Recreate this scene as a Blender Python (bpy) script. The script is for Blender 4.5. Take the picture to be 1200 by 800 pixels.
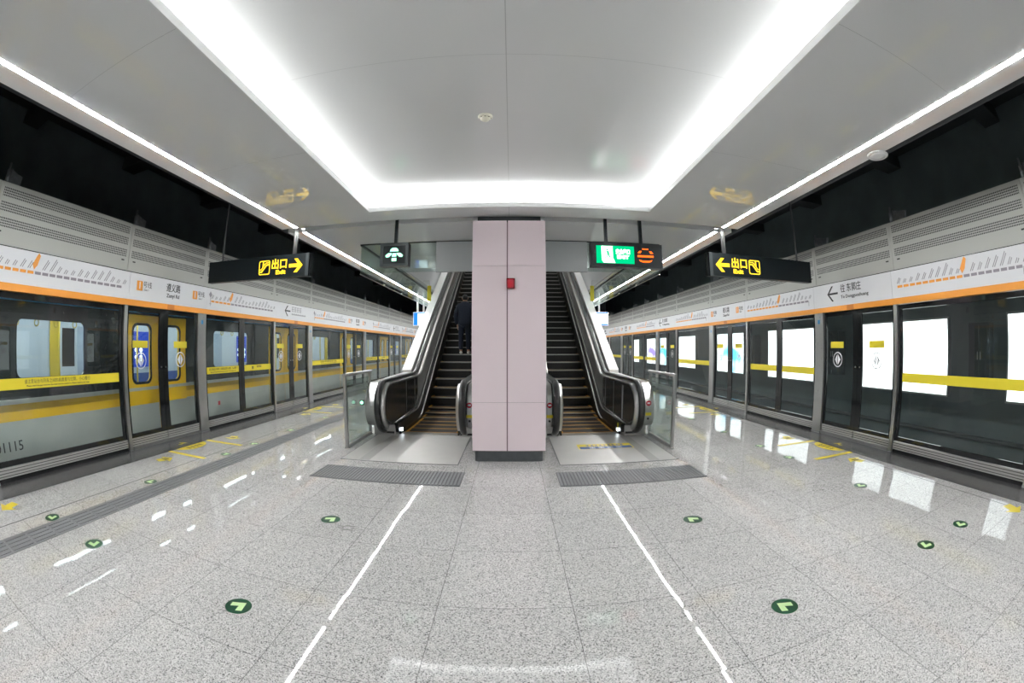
import bpy, bmesh, math, random
from mathutils import Vector, Matrix
random.seed(7)
SC = bpy.context.scene
COL = SC.collection
for o in list(bpy.data.objects):
    bpy.data.objects.remove(o)

# ------------------------------------------------------------------ camera
CAMX = 0.04
cam = bpy.data.cameras.new('camera')
cam_o = bpy.data.objects.new('camera', cam)
COL.objects.link(cam_o)
cam_o.location = (CAMX, 0, 1.535)
cam_o.rotation_euler = (math.pi / 2 + 0.0137, 0, 0)
cam.sensor_fit = 'HORIZONTAL'
cam.sensor_width = 36.0
cam.type = 'PANO'
tgt = cam if hasattr(cam, 'panorama_type') else cam.cycles
tgt.panorama_type = 'FISHEYE_EQUISOLID'
tgt.fisheye_lens = 514.06 / 1200 * 36.0
tgt.fisheye_fov = math.radians(200)
cam.clip_start = 0.02
cam.clip_end = 300
SC.camera = cam_o

# ------------------------------------------------------------------ world, exposure
w = bpy.data.worlds.new('world')
SC.world = w
w.use_nodes = True
w.node_tree.nodes['Background'].inputs[0].default_value = (0.02, 0.022, 0.025, 1)
w.node_tree.nodes['Background'].inputs[1].default_value = 0.25
vs = SC.view_settings
vs.view_transform = 'Standard'
vs.look = 'None'
vs.gamma = 1.0
vs.use_curve_mapping = False
vs.exposure = 0.0

L_STRIP = 140.0      # radiance of the linear ceiling lights
L_COVE = 135.0       # radiance of the hidden cove lights
L_BOX = 2.6         # lit advert boxes
L_SIGN = 2.2
L_TRAIN = 12.0
L_WELL = 34.0

# ------------------------------------------------------------------ geometry constants (metres)
WX = 5.55           # screen-door line
CZ = 3.32           # soffit height
TZ = 3.53           # raised tray height
EDGE_X = 3.47       # soffit outer edge
LS_X = 3.20         # linear light
TRAY_X = 1.845      # tray lip
GAP0, GAP1 = 5.79, 6.0
TRAY_Y = 5.34
FAR = 34.0
BACK = -5.0
TUN_X = 9.2

# ------------------------------------------------------------------ materials
def newmat(name):
    m = bpy.data.materials.new(name)
    m.use_nodes = True
    nt = m.node_tree
    b = nt.nodes['Principled BSDF']
    return m, nt, b

def mat(name, col, rough=0.5, metal=0.0, spec=0.5, var=0.06, scale=9.0, bump=0.0, rvar=0.0, coat=0.0):
    m, nt, b = newmat(name)
    b.inputs['Roughness'].default_value = rough
    b.inputs['Metallic'].default_value = metal
    b.inputs['Specular IOR Level'].default_value = spec
    b.inputs['Coat Weight'].default_value = coat
    b.inputs['Coat Roughness'].default_value = 0.08
    tc = nt.nodes.new('ShaderNodeTexCoord')
    nz = nt.nodes.new('ShaderNodeTexNoise')
    nz.inputs['Scale'].default_value = scale
    nz.inputs['Detail'].default_value = 3
    nt.links.new(tc.outputs['Object'], nz.inputs['Vector'])
    mx = nt.nodes.new('ShaderNodeMix')
    mx.data_type = 'RGBA'
    c = Vector(col[:3])
    mx.inputs[6].default_value = (*[x * (1 - var) for x in c], 1)
    mx.inputs[7].default_value = (*[min(1, x * (1 + var)) for x in c], 1)
    nt.links.new(nz.outputs['Fac'], mx.inputs[0])
    nt.links.new(mx.outputs[2], b.inputs['Base Color'])
    if rvar:
        mr = nt.nodes.new('ShaderNodeMapRange')
        mr.inputs[3].default_value = max(0, rough - rvar)
        mr.inputs[4].default_value = rough + rvar
        nt.links.new(nz.outputs['Fac'], mr.inputs[0])
        nt.links.new(mr.outputs[0], b.inputs['Roughness'])
    if bump:
        bp = nt.nodes.new('ShaderNodeBump')
        bp.inputs['Strength'].default_value = bump
        bp.inputs['Distance'].default_value = 0.01
        nt.links.new(nz.outputs['Fac'], bp.inputs['Height'])
        nt.links.new(bp.outputs[0], b.inputs['Normal'])
    return m

def emit(name, col, strength):
    m = bpy.data.materials.new(name)
    m.use_nodes = True
    nt = m.node_tree
    nt.nodes.clear()
    e = nt.nodes.new('ShaderNodeEmission')
    e.inputs[0].default_value = (*col, 1)
    e.inputs[1].default_value = strength
    out = nt.nodes.new('ShaderNodeOutputMaterial')
    nt.links.new(e.outputs[0], out.inputs[0])
    return m

def math_node(nt, op, a, b=None, c=None):
    n = nt.nodes.new('ShaderNodeMath')
    n.operation = op
    for i, v in enumerate((a, b, c)):
        if v is None:
            continue
        if isinstance(v, (int, float)):
            n.inputs[i].default_value = v
        else:
            nt.links.new(v, n.inputs[i])
    return n.outputs[0]

def glass(name, tint, ior=1.5, rough=0.0, haze=0.0, haze_col=(0.5, 0.55, 0.55)):
    m = bpy.data.materials.new(name)
    m.use_nodes = True
    nt = m.node_tree
    nt.nodes.clear()
    tr = nt.nodes.new('ShaderNodeBsdfTransparent')
    tr.inputs[0].default_value = (*tint, 1)
    gl = nt.nodes.new('ShaderNodeBsdfGlossy')
    gl.inputs['Roughness'].default_value = rough
    # Fresnel of a thin sheet, the same from both of its faces
    geo = nt.nodes.new('ShaderNodeNewGeometry')
    dp = nt.nodes.new('ShaderNodeVectorMath')
    dp.operation = 'DOT_PRODUCT'
    nt.links.new(geo.outputs['Incoming'], dp.inputs[0])
    nt.links.new(geo.outputs['Normal'], dp.inputs[1])
    f0 = ((ior - 1) / (ior + 1)) ** 2
    k5 = math_node(nt, 'POWER', math_node(nt, 'SUBTRACT', 1.0, math_node(nt, 'ABSOLUTE', dp.outputs['Value'])), 5.0)
    frs = math_node(nt, 'ADD', math_node(nt, 'MULTIPLY', k5, 1 - f0), f0)
    mx = nt.nodes.new('ShaderNodeMixShader')
    out = nt.nodes.new('ShaderNodeOutputMaterial')
    nt.links.new(frs, mx.inputs[0])
    src = tr.outputs[0]
    if haze:  # uneven milky haze, put into the glass as a pale diffuse colour
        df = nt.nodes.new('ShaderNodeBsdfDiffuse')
        df.inputs[0].default_value = (*haze_col, 1)
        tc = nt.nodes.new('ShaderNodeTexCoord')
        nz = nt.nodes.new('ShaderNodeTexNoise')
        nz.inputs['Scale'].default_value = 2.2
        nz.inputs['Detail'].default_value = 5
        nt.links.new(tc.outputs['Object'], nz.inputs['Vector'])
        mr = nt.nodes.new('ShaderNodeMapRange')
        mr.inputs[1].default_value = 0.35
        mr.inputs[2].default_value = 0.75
        mr.inputs[3].default_value = haze * 0.4
        mr.inputs[4].default_value = haze * 1.6
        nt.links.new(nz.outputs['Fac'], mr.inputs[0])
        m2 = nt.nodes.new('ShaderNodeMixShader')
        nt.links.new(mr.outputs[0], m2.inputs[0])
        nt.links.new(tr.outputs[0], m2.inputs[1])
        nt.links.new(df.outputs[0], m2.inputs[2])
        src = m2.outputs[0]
    nt.links.new(src, mx.inputs[1])
    nt.links.new(gl.outputs[0], mx.inputs[2])
    nt.links.new(mx.outputs[0], out.inputs[0])
    return m

def granite_floor():
    m, nt, b = newmat('granite_floor')
    tc = nt.nodes.new('ShaderNodeTexCoord')
    sx = nt.nodes.new('ShaderNodeSeparateXYZ')
    nt.links.new(tc.outputs['Object'], sx.inputs[0])
    T = 0.8
    u = math_node(nt, 'DIVIDE', math_node(nt, 'SUBTRACT', sx.outputs[0], 0.4), T)
    v = math_node(nt, 'DIVIDE', math_node(nt, 'SUBTRACT', sx.outputs[1], 0.62), T)
    fu, fv = math_node(nt, 'FRACT', u), math_node(nt, 'FRACT', v)
    du = math_node(nt, 'MULTIPLY', math_node(nt, 'MINIMUM', fu, math_node(nt, 'SUBTRACT', 1.0, fu)), T)
    dv = math_node(nt, 'MULTIPLY', math_node(nt, 'MINIMUM', fv, math_node(nt, 'SUBTRACT', 1.0, fv)), T)
    seam = math_node(nt, 'LESS_THAN', math_node(nt, 'MINIMUM', du, dv), 0.0022)
    cell = nt.nodes.new('ShaderNodeCombineXYZ')
    nt.links.new(math_node(nt, 'FLOOR', u), cell.inputs[0])
    nt.links.new(math_node(nt, 'FLOOR', v), cell.inputs[1])
    wn = nt.nodes.new('ShaderNodeTexWhiteNoise')
    wn.noise_dimensions = '2D'
    nt.links.new(cell.outputs[0], wn.inputs['Vector'])
    # speckle
    vo = nt.nodes.new('ShaderNodeTexVoronoi')
    vo.inputs['Scale'].default_value = 185
    nt.links.new(tc.outputs['Object'], vo.inputs['Vector'])
    sep = nt.nodes.new('ShaderNodeSeparateColor')
    nt.links.new(vo.outputs['Color'], sep.inputs[0])
    cr = nt.nodes.new('ShaderNodeValToRGB')
    cr.color_ramp.interpolation = 'CONSTANT'
    els = cr.color_ramp.elements
    els[0].position = 0.0
    els[0].color = (0.085, 0.085, 0.086, 1)
    els[1].position = 0.07
    els[1].color = (0.27, 0.268, 0.264, 1)
    for p, c in ((0.22, 0.43), (0.5, 0.55), (0.78, 0.66)):
        e = els.new(p)
        e.color = (c, c * 0.992, c * 0.982, 1)
    nt.links.new(sep.outputs[0], cr.inputs[0])
    # large soft variation
    nz = nt.nodes.new('ShaderNodeTexNoise')
    nz.inputs['Scale'].default_value = 1.3
    nz.inputs['Detail'].default_value = 4
    nt.links.new(tc.outputs['Object'], nz.inputs['Vector'])
    f = math_node(nt, 'ADD', math_node(nt, 'MULTIPLY', nz.outputs['Fac'], 0.10), 0.95)
    f = math_node(nt, 'MULTIPLY', f, math_node(nt, 'ADD', math_node(nt, 'MULTIPLY', wn.outputs['Value'], 0.07), 0.965))
    f = math_node(nt, 'MULTIPLY', f, math_node(nt, 'SUBTRACT', 1.0, math_node(nt, 'MULTIPLY', seam, 0.6)))
    vm = nt.nodes.new('ShaderNodeVectorMath')
    vm.operation = 'SCALE'
    nt.links.new(cr.outputs[0], vm.inputs[0])
    nt.links.new(f, vm.inputs['Scale'])
    nt.links.new(vm.outputs[0], b.inputs['Base Color'])
    b.inputs['Roughness'].default_value = 0.022
    b.inputs['IOR'].default_value = 1.5
    # each slab lies a hair out of level, so reflections break at the seams
    geo = nt.nodes.new('ShaderNodeNewGeometry')
    sub = nt.nodes.new('ShaderNodeVectorMath')
    sub.operation = 'SUBTRACT'
    nt.links.new(wn.outputs['Color'], sub.inputs[0])
    sub.inputs[1].default_value = (0.5, 0.5, 0.5)
    scl = nt.nodes.new('ShaderNodeVectorMath')
    scl.operation = 'MULTIPLY'
    nt.links.new(sub.outputs[0], scl.inputs[0])
    scl.inputs[1].default_value = (0.006, 0.006, 0.0)
    nw = nt.nodes.new('ShaderNodeTexNoise')
    nw.inputs['Scale'].default_value = 2.5
    nt.links.new(tc.outputs['Object'], nw.inputs['Vector'])
    sub2 = nt.nodes.new('ShaderNodeVectorMath')
    sub2.operation = 'SUBTRACT'
    nt.links.new(nw.outputs['Color'], sub2.inputs[0])
    sub2.inputs[1].default_value = (0.5, 0.5, 0.5)
    scl2 = nt.nodes.new('ShaderNodeVectorMath')
    scl2.operation = 'MULTIPLY'
    nt.links.new(sub2.outputs[0], scl2.inputs[0])
    scl2.inputs[1].default_value = (0.006, 0.006, 0.0)
    a1 = nt.nodes.new('ShaderNodeVectorMath')
    nt.links.new(scl.outputs[0], a1.inputs[0])
    nt.links.new(scl2.outputs[0], a1.inputs[1])
    a2 = nt.nodes.new('ShaderNodeVectorMath')
    nt.links.new(geo.outputs['Normal'], a2.inputs[0])
    nt.links.new(a1.outputs[0], a2.inputs[1])
    nm = nt.nodes.new('ShaderNodeVectorMath')
    nm.operation = 'NORMALIZE'
    nt.links.new(a2.outputs[0], nm.inputs[0])
    nt.links.new(nm.outputs[0], b.inputs['Normal'])
    return m

def louvre_mat():
    """grey sheet with three bands of four rows of punched holes; local x along the wall, z up (z 0 at the foot)"""
    m, nt, b = newmat('perforated_sheet')
    tc = nt.nodes.new('ShaderNodeTexCoord')
    sx = nt.nodes.new('ShaderNodeSeparateXYZ')
    nt.links.new(tc.outputs['Object'], sx.inputs[0])
    x, z = sx.outputs[0], sx.outputs[2]
    at = nt.nodes.new('ShaderNodeAttribute')
    at.attribute_type = 'OBJECT'
    at.attribute_name = 'span'
    half = math_node(nt, 'SUBTRACT', math_node(nt, 'MULTIPLY', at.outputs['Fac'], 0.5), 0.06)
    inx = math_node(nt, 'LESS_THAN', math_node(nt, 'ABSOLUTE', x), half)
    P = 0.029
    fx = math_node(nt, 'SUBTRACT', math_node(nt, 'FRACT', math_node(nt, 'DIVIDE', x, P)), 0.5)
    tot = None
    for z0 in (0.192, 0.368, 0.534):
        zl = math_node(nt, 'DIVIDE', math_node(nt, 'SUBTRACT', z, z0), P)
        inb = math_node(nt, 'MULTIPLY', math_node(nt, 'GREATER_THAN', zl, 0.0), math_node(nt, 'LESS_THAN', zl, 4.0))
        fz = math_node(nt, 'SUBTRACT', math_node(nt, 'FRACT', zl), 0.5)
        r = math_node(nt, 'SQRT', math_node(nt, 'ADD', math_node(nt, 'MULTIPLY', fx, fx), math_node(nt, 'MULTIPLY', fz, fz)))
        h = math_node(nt, 'MULTIPLY', inb, math_node(nt, 'LESS_THAN', r, 0.36))
        tot = h if tot is None else math_node(nt, 'ADD', tot, h)
    hole = math_node(nt, 'MULTIPLY', tot, inx)
    mx = nt.nodes.new('ShaderNodeMix')
    mx.data_type = 'RGBA'
    mx.inputs[6].default_value = (0.43, 0.44, 0.415, 1)
    mx.inputs[7].default_value = (0.006, 0.006, 0.007, 1)
    nt.links.new(hole, mx.inputs[0])
    nt.links.new(mx.outputs[2], b.inputs['Base Color'])
    b.inputs['Roughness'].default_value = 0.42
    b.inputs['Metallic'].default_value = 0.1
    return m

def ribbed(name, col, dark, axis, pitch, rough=0.45, metal=0.6, duty=0.35):
    m, nt, b = newmat(name)
    tc = nt.nodes.new('ShaderNodeTexCoord')
    sx = nt.nodes.new('ShaderNodeSeparateXYZ')
    nt.links.new(tc.outputs['Object'], sx.inputs[0])
    f = math_node(nt, 'FRACT', math_node(nt, 'DIVIDE', sx.outputs[axis], pitch))
    k = math_node(nt, 'LESS_THAN', f, duty)
    mx = nt.nodes.new('ShaderNodeMix')
    mx.data_type = 'RGBA'
    mx.inputs[6].default_value = (*col, 1)
    mx.inputs[7].default_value = (*dark, 1)
    nt.links.new(k, mx.inputs[0])
    nt.links.new(mx.outputs[2], b.inputs['Base Color'])
    b.inputs['Roughness'].default_value = rough
    b.inputs['Metallic'].default_value = metal
    return m

def advert(name, kind):
    m = bpy.data.materials.new(name)
    m.use_nodes = True
    nt = m.node_tree
    nt.nodes.clear()
    e = nt.nodes.new('ShaderNodeEmission')
    out = nt.nodes.new('ShaderNodeOutputMaterial')
    nt.links.new(e.outputs[0], out.inputs[0])
    e.inputs[1].default_value = L_BOX
    if kind == 'white':
        e.inputs[0].default_value = (0.97, 1.0, 1.0, 1)
        return m
    tc = nt.nodes.new('ShaderNodeTexCoord')
    nz = nt.nodes.new('ShaderNodeTexNoise')
    nz.inputs['Scale'].default_value = 1.1
    nz.inputs['Detail'].default_value = 1
    nt.links.new(tc.outputs['Object'], nz.inputs['Vector'])
    cr = nt.nodes.new('ShaderNodeValToRGB')
    cr.color_ramp.elements[0].position = 0.34
    cr.color_ramp.elements[1].position = 0.46
    c = {'cyan': (0.10, 0.55, 0.85), 'violet': (0.30, 0.22, 0.55)}[kind]
    cr.color_ramp.elements[0].color = (*c, 1)
    cr.color_ramp.elements[1].color = (0.95, 1, 1, 1)
    nt.links.new(nz.outputs['Fac'], cr.inputs[0])
    nt.links.new(cr.outputs[0], e.inputs[0])
    return m

M = dict(
    floor=granite_floor(),
    dark_granite=mat('dark_granite', (0.055, 0.055, 0.058), 0.22, var=0.25, scale=120),
    tactile_dk=mat('dark_tactile', (0.105, 0.11, 0.115), 0.6),
    tactile=mat('grey_tactile', (0.17, 0.175, 0.185), 0.55, var=0.08, scale=60),
    soffit=mat('soffit_panel', (0.86, 0.87, 0.875), 0.02, spec=0.75, var=0.015, scale=1.0, metal=0.0),
    tray=mat('tray_panel', (0.68, 0.688, 0.69), 0.13, spec=0.5, var=0.015, scale=1.0),
    lip=mat('white_lip', (0.82, 0.83, 0.83), 0.35, var=0.01),
    joint=mat('joint_line', (0.40, 0.41, 0.41), 0.6),
    black=mat('black_paint', (0.030, 0.033, 0.036), 0.75, var=0.3, scale=1.5),
    black2=mat('black_services', (0.05, 0.054, 0.058), 0.6, var=0.3, scale=2),
    frit=mat('black_glass_border', (0.008, 0.009, 0.010), 0.08, var=0.1),
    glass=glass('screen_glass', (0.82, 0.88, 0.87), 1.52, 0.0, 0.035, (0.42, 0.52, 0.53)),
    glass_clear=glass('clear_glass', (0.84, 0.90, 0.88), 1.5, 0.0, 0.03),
    steel=mat('brushed_steel', (0.52, 0.52, 0.51), 0.30, 1.0, var=0.08, scale=40, rvar=0.06),
    steel_dark=mat('dull_steel', (0.33, 0.33, 0.33), 0.42, 0.85, var=0.10, scale=14, rvar=0.06),
    plate=mat('steel_plate', (0.52, 0.515, 0.50), 0.42, 0.25, var=0.09, scale=5, rvar=0.08),
    plate_dark=mat('worn_plate', (0.34, 0.34, 0.33), 0.36, 0.3, var=0.12, scale=9, rvar=0.06),
    kick=ribbed('ribbed_kickplate', (0.60, 0.60, 0.58), (0.12, 0.12, 0.12), 2, 0.034, 0.35, 0.7, 0.28),
    white=mat('white_sign_face', (0.76, 0.77, 0.80), 0.35, var=0.01),
    orange=mat('orange_band', (0.86, 0.34, 0.045), 0.35, var=0.02),
    orange_dk=mat('orange_block', (0.62, 0.20, 0.02), 0.35, var=0.02),
    grey_seg=mat('grey_line_block', (0.27, 0.25, 0.29), 0.5),
    ink=mat('black_ink', (0.02, 0.02, 0.025), 0.5),
    ink_grey=mat('grey_ink', (0.30, 0.30, 0.33), 0.5),
    yellow=mat('yellow_film', (0.72, 0.60, 0.03), 0.4, var=0.03),
    yellow_floor=mat('yellow_floor_film', (0.78, 0.62, 0.04), 0.35, var=0.06),
    louvre=louvre_mat(),
    louvre_plain=mat('louvre_trim', (0.50, 0.51, 0.49), 0.42, 0.1, var=0.02),
    clip=mat('dark_clip', (0.02, 0.02, 0.02), 0.5),
    bracket=mat('hanger_metal', (0.20, 0.22, 0.23), 0.5, 0.4, var=0.3, scale=25, bump=0.5),
    pink=mat('pink_cladding', (0.82, 0.70, 0.74), 0.34, var=0.012, scale=2.0, spec=0.4),
    pink_gap=mat('cladding_gap', (0.22, 0.16, 0.17), 0.7),
    plinth=mat('dark_plinth', (0.055, 0.062, 0.068), 0.3, var=0.3, scale=18),
    red=mat('red_plastic', (0.45, 0.015, 0.03), 0.2, var=0.05, coat=0.5),
    red_dk=mat('dark_red_plastic', (0.16, 0.005, 0.012), 0.25),
    rubber=mat('black_rubber', (0.012, 0.012, 0.012), 0.28, var=0.1),
    balus=mat('dark_balustrade', (0.022, 0.022, 0.022), 0.22, var=0.2, scale=6, rvar=0.08),
    balus2=mat('dark_balustrade_upper', (0.24, 0.235, 0.225), 0.42, 0.3, var=0.15, scale=3),
    skirt=mat('black_skirt', (0.014, 0.014, 0.014), 0.3, var=0.2),
    step=ribbed('ribbed_step', (0.03, 0.03, 0.03), (0.008, 0.008, 0.008), 0, 0.018, 0.45, 0.5, 0.5),
    riser=ribbed('ribbed_riser', (0.006, 0.006, 0.006), (0.003, 0.003, 0.003), 0, 0.018, 0.6, 0.0, 0.5),
    step_yellow=mat('step_yellow', (0.72, 0.36, 0.03), 0.5),
    step_edge=mat('step_edge', (0.30, 0.30, 0.29), 0.4, 0.7),
    clad=mat('white_cladding', (0.80, 0.80, 0.79), 0.35, var=0.01),
    fascia=mat('fascia_panel', (0.50, 0.535, 0.545), 0.25, var=0.02),
    wall=mat('dark_tunnel_concrete', (0.10, 0.125, 0.13), 0.7, var=0.35, scale=1.2, bump=0.2),
    well=mat('well_wall', (0.68, 0.70, 0.71), 0.3, var=0.01),
    t_steel=mat('train_steel', (0.58, 0.58, 0.56), 0.30, 0.35, var=0.10, scale=3),
    t_yellow=mat('train_yellow', (0.92, 0.52, 0.008), 0.30, var=0.03, coat=0.3),
    t_yellow2=mat('train_gold', (0.66, 0.38, 0.008), 0.30, var=0.03, coat=0.3),
    t_black=mat('train_black_band', (0.014, 0.015, 0.017), 0.12, var=0.15),
    t_in=mat('train_lining', (0.58, 0.66, 0.74), 0.5, var=0.02),
    t_in2=mat('train_blue_panel', (0.38, 0.47, 0.58), 0.5, var=0.02),
    t_blue=mat('train_blue_stripe', (0.06, 0.30, 0.60), 0.4),
    t_seat=mat('train_seat', (0.04, 0.10, 0.35), 0.5),
    t_pole=mat('train_pole_yellow', (0.70, 0.52, 0.02), 0.35),
    t_red=mat('train_red_panel', (0.70, 0.06, 0.08), 0.4),
    coat_navy=mat('navy_jacket', (0.012, 0.016, 0.032), 0.85, var=0.2, scale=20),
    trousers=mat('navy_trousers', (0.012, 0.017, 0.035), 0.85, var=0.2, scale=20),
    skin=mat('skin', (0.42, 0.25, 0.18), 0.6),
    hair=mat('black_hair', (0.01, 0.01, 0.011), 0.6),
    shoe=mat('white_shoe', (0.72, 0.72, 0.72), 0.5),
    cream=mat('cream_plastic', (0.62, 0.60, 0.50), 0.4),
    white_pl=mat('white_plastic', (0.75, 0.75, 0.76), 0.4),
    sign_black=mat('sign_black', (0.008, 0.012, 0.014), 0.38, spec=0.22, var=0.05),
    sign_side=mat('sign_aluminium', (0.05, 0.06, 0.063), 0.4, 0.3, spec=0.25),
    green_dk=mat('marker_green', (0.0, 0.05, 0.018), 0.3),
    green_lt=mat('marker_glow', (0.52, 0.72, 0.36), 0.4),
    blue_floor=mat('blue_floor_film', (0.035, 0.11, 0.36), 0.35),
    grime=mat('rubber_scuff', (0.30, 0.30, 0.29), 0.2, var=0.3, scale=40),
    e_strip=emit('lamp_strip', (1.0, 1.0, 0.99), L_STRIP),
    e_cove=emit('lamp_cove', (0.99, 1.0, 0.99), L_COVE),
    e_yellow=emit('lit_yellow', (1.0, 0.66, 0.03), L_SIGN),
    e_green=emit('lit_green', (0.0, 0.68, 0.26), 1.2),
    e_greenw=emit('lit_green_white', (0.38, 1.0, 0.66), 2.6),
    e_white=emit('lit_white', (0.95, 1.0, 0.97), 2.4),
    e_red=emit('lit_red', (1.0, 0.05, 0.015), 3.0),
    e_orange=emit('lit_orange', (1.0, 0.13, 0.012), 2.4),
    e_train=emit('train_lamp', (0.92, 0.97, 1.0), L_TRAIN),
    e_well=emit('upper_hall_lamp', (1.0, 0.99, 0.96), L_WELL),
    e_comb=emit('comb_lamp', (0.85, 0.93, 1.0), 14.0),
    e_screen=emit('lit_screen', (0.80, 0.95, 1.0), 1.8),
    e_blue=emit('lit_blue', (0.02, 0.22, 0.95), 1.5),
    e_adblue=emit('lit_train_ad', (0.05, 0.12, 0.80), 0.8),
    ad_white=advert('advert_white', 'white'),
    ad_cyan=advert('advert_cyan', 'cyan'),
    ad_violet=advert('advert_violet', 'violet'),
)

# ------------------------------------------------------------------ mesh helpers
def BM():
    return bmesh.new()

def box(bm, x0, x1, y0, y1, z0, z1, mi=0):
    v = [bm.verts.new(p) for p in ((x0, y0, z0), (x1, y0, z0), (x1, y1, z0), (x0, y1, z0), (x0, y0, z1), (x1, y0, z1), (x1, y1, z1), (x0, y1, z1))]
    fs = []
    for q in ((0, 3, 2, 1), (4, 5, 6, 7), (0, 1, 5, 4), (1, 2, 6, 5), (2, 3, 7, 6), (3, 0, 4, 7)):
        f = bm.faces.new([v[i] for i in q])
        f.material_index = mi
        fs.append(f)
    return fs

def prism(bm, poly, axis, d0, d1, mi=0):
    """poly: 2D points; axis 'x' -> (y,z), 'y' -> (x,z), 'z' -> (x,y); extruded between d0 and d1"""
    def P(p, d):
        return {'x': (d, p[0], p[1]), 'y': (p[0], d, p[1]), 'z': (p[0], p[1], d)}[axis]
    a = [bm.verts.new(P(p, d0)) for p in poly]
    b = [bm.verts.new(P(p, d1)) for p in poly]
    fs = [bm.faces.new(a), bm.faces.new(list(reversed(b)))]
    n = len(poly)
    for i in range(n):
        fs.append(bm.faces.new((a[i], b[i], b[(i + 1) % n], a[(i + 1) % n])))
    for f in fs:
        f.material_index = mi
    return fs

def ring_prism(bm, outer, inner, axis, d0, d1, mi=0):
    """frame between two same-length loops"""
    def P(p, d):
        return {'x': (d, p[0], p[1]), 'y': (p[0], d, p[1]), 'z': (p[0], p[1], d)}[axis]
    n = len(outer)
    A = [[bm.verts.new(P(p, d)) for p in L] for d in (d0, d1) for L in (outer, inner)]
    o0, i0, o1, i1 = A
    for k in range(n):
        j = (k + 1) % n
        for q in ((o0[k], o0[j], i0[j], i0[k]), (o1[k], i1[k], i1[j], o1[j]), (o0[k], o1[k], o1[j], o0[j]), (i0[k], i0[j], i1[j], i1[k])):
            bm.faces.new(q).material_index = mi

def rrect(x0, x1, z0, z1, r, n=5):
    pts = []
    for cx, cz, a0 in ((x1 - r, z1 - r, 0), (x0 + r, z1 - r, 90), (x0 + r, z0 + r, 180), (x1 - r, z0 + r, 270)):
        for k in range(n + 1):
            a = math.radians(a0 + 90 * k / n)
            pts.append((cx + r * math.cos(a), cz + r * math.sin(a)))
    return pts

def circle(cx, cy, r, n=24, ry=None):
    ry = r if ry is None else ry
    return [(cx + r * math.cos(2 * math.pi * k / n), cy + ry * math.sin(2 * math.pi * k / n)) for k in range(n)]

def tube(bm, pts, r, n=10, mi=0, cap=True, closed=False):
    pts = [Vector(p) for p in pts]
    rings = []
    N = len(pts)
    up0 = None
    for i, p in enumerate(pts):
        if closed:
            d = pts[(i + 1) % N] - pts[i - 1]
        else:
            d = pts[min(i + 1, N - 1)] - pts[max(i - 1, 0)]
        d.normalize()
        ref = Vector((1, 0, 0)) if abs(d.x) < 0.9 else Vector((0, 0, 1))
        a = d.cross(ref).normalized()
        b = d.cross(a).normalized()
        rr = r[i] if isinstance(r, (list, tuple)) else r
        rings.append([bm.verts.new(p + a * rr * math.cos(2 * math.pi * k / n) + b * rr * math.sin(2 * math.pi * k / n)) for k in range(n)])
    for i in range(N if closed else N - 1):
        A, B = rings[i], rings[(i + 1) % N]
        for k in range(n):
            f = bm.faces.new((A[k], A[(k + 1) % n], B[(k + 1) % n], B[k]))
            f.material_index = mi
            f.smooth = True
    if cap and not closed:
        bm.faces.new(list(reversed(rings[0]))).material_index = mi
        bm.faces.new(rings[-1]).material_index = mi

def sweep_yz(bm, path, prof, x, mi=0, smooth=True):
    """sweep a closed profile (lateral, radial) along a path in the y-z plane; radial = left normal of travel"""
    rings = []
    N = len(path)
    for i, p in enumerate(path):
        a, b = path[max(i - 1, 0)], path[min(i + 1, N - 1)]
        dy, dz = b[0] - a[0], b[1] - a[1]
        l = math.hypot(dy, dz)
        ny, nz = -dz / l, dy / l
        rings.append([bm.verts.new((x + u, p[0] + ny * v, p[1] + nz * v)) for u, v in prof])
    n = len(prof)
    for i in range(N - 1):
        for k in range(n):
            f = bm.faces.new((rings[i][k], rings[i][(k + 1) % n], rings[i + 1][(k + 1) % n], rings[i + 1][k]))
            f.material_index = mi
            f.smooth = smooth
    bm.faces.new(list(reversed(rings[0]))).material_index = mi
    bm.faces.new(rings[-1]).material_index = mi

def lathe(bm, prof, n=24, mi=0, c=(0, 0, 0)):
    rings = [[bm.verts.new((c[0] + r * math.cos(2 * math.pi * k / n), c[1] + r * math.sin(2 * math.pi * k / n), c[2] + z)) for k in range(n)] for r, z in prof]
    for i in range(len(rings) - 1):
        for k in range(n):
            f = bm.faces.new((rings[i][k], rings[i][(k + 1) % n], rings[i + 1][(k + 1) % n], rings[i + 1][k]))
            f.material_index = mi
            f.smooth = True
    bm.faces.new(list(reversed(rings[0]))).material_index = mi
    bm.faces.new(rings[-1]).material_index = mi

def mesh_of(name, bm, mats, bevel=0.0):
    if bevel:
        bmesh.ops.bevel(bm, geom=[e for e in bm.edges if len(e.link_faces) == 2 and e.calc_face_angle(0) > 0.6], offset=bevel, segments=2, affect='EDGES', clamp_overlap=True)
    bmesh.ops.recalc_face_normals(bm, faces=bm.faces)
    me = bpy.data.meshes.new(name)
    bm.to_mesh(me)
    bm.free()
    for m in (mats if isinstance(mats, (list, tuple)) else [mats]):
        me.materials.append(M[m] if isinstance(m, str) else m)
    return me

def link(name, me, parent=None, loc=(0, 0, 0), rot=(0, 0, 0)):
    o = bpy.data.objects.new(name, me)
    COL.objects.link(o)
    o.location = loc
    o.rotation_euler = rot
    if parent is not None:
        o.parent = parent
    return o

def obj(name, bm, mats, parent=None, bevel=0.0, label=None):
    o = link(name, mesh_of(name, bm, mats, bevel), parent)
    if label:
        o['label'] = label
    return o

def tag(o, label, cat, group=None, kind=None):
    o['label'] = label
    o['category'] = cat
    if group:
        o['group'] = group
    if kind:
        o['kind'] = kind
    return o

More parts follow.
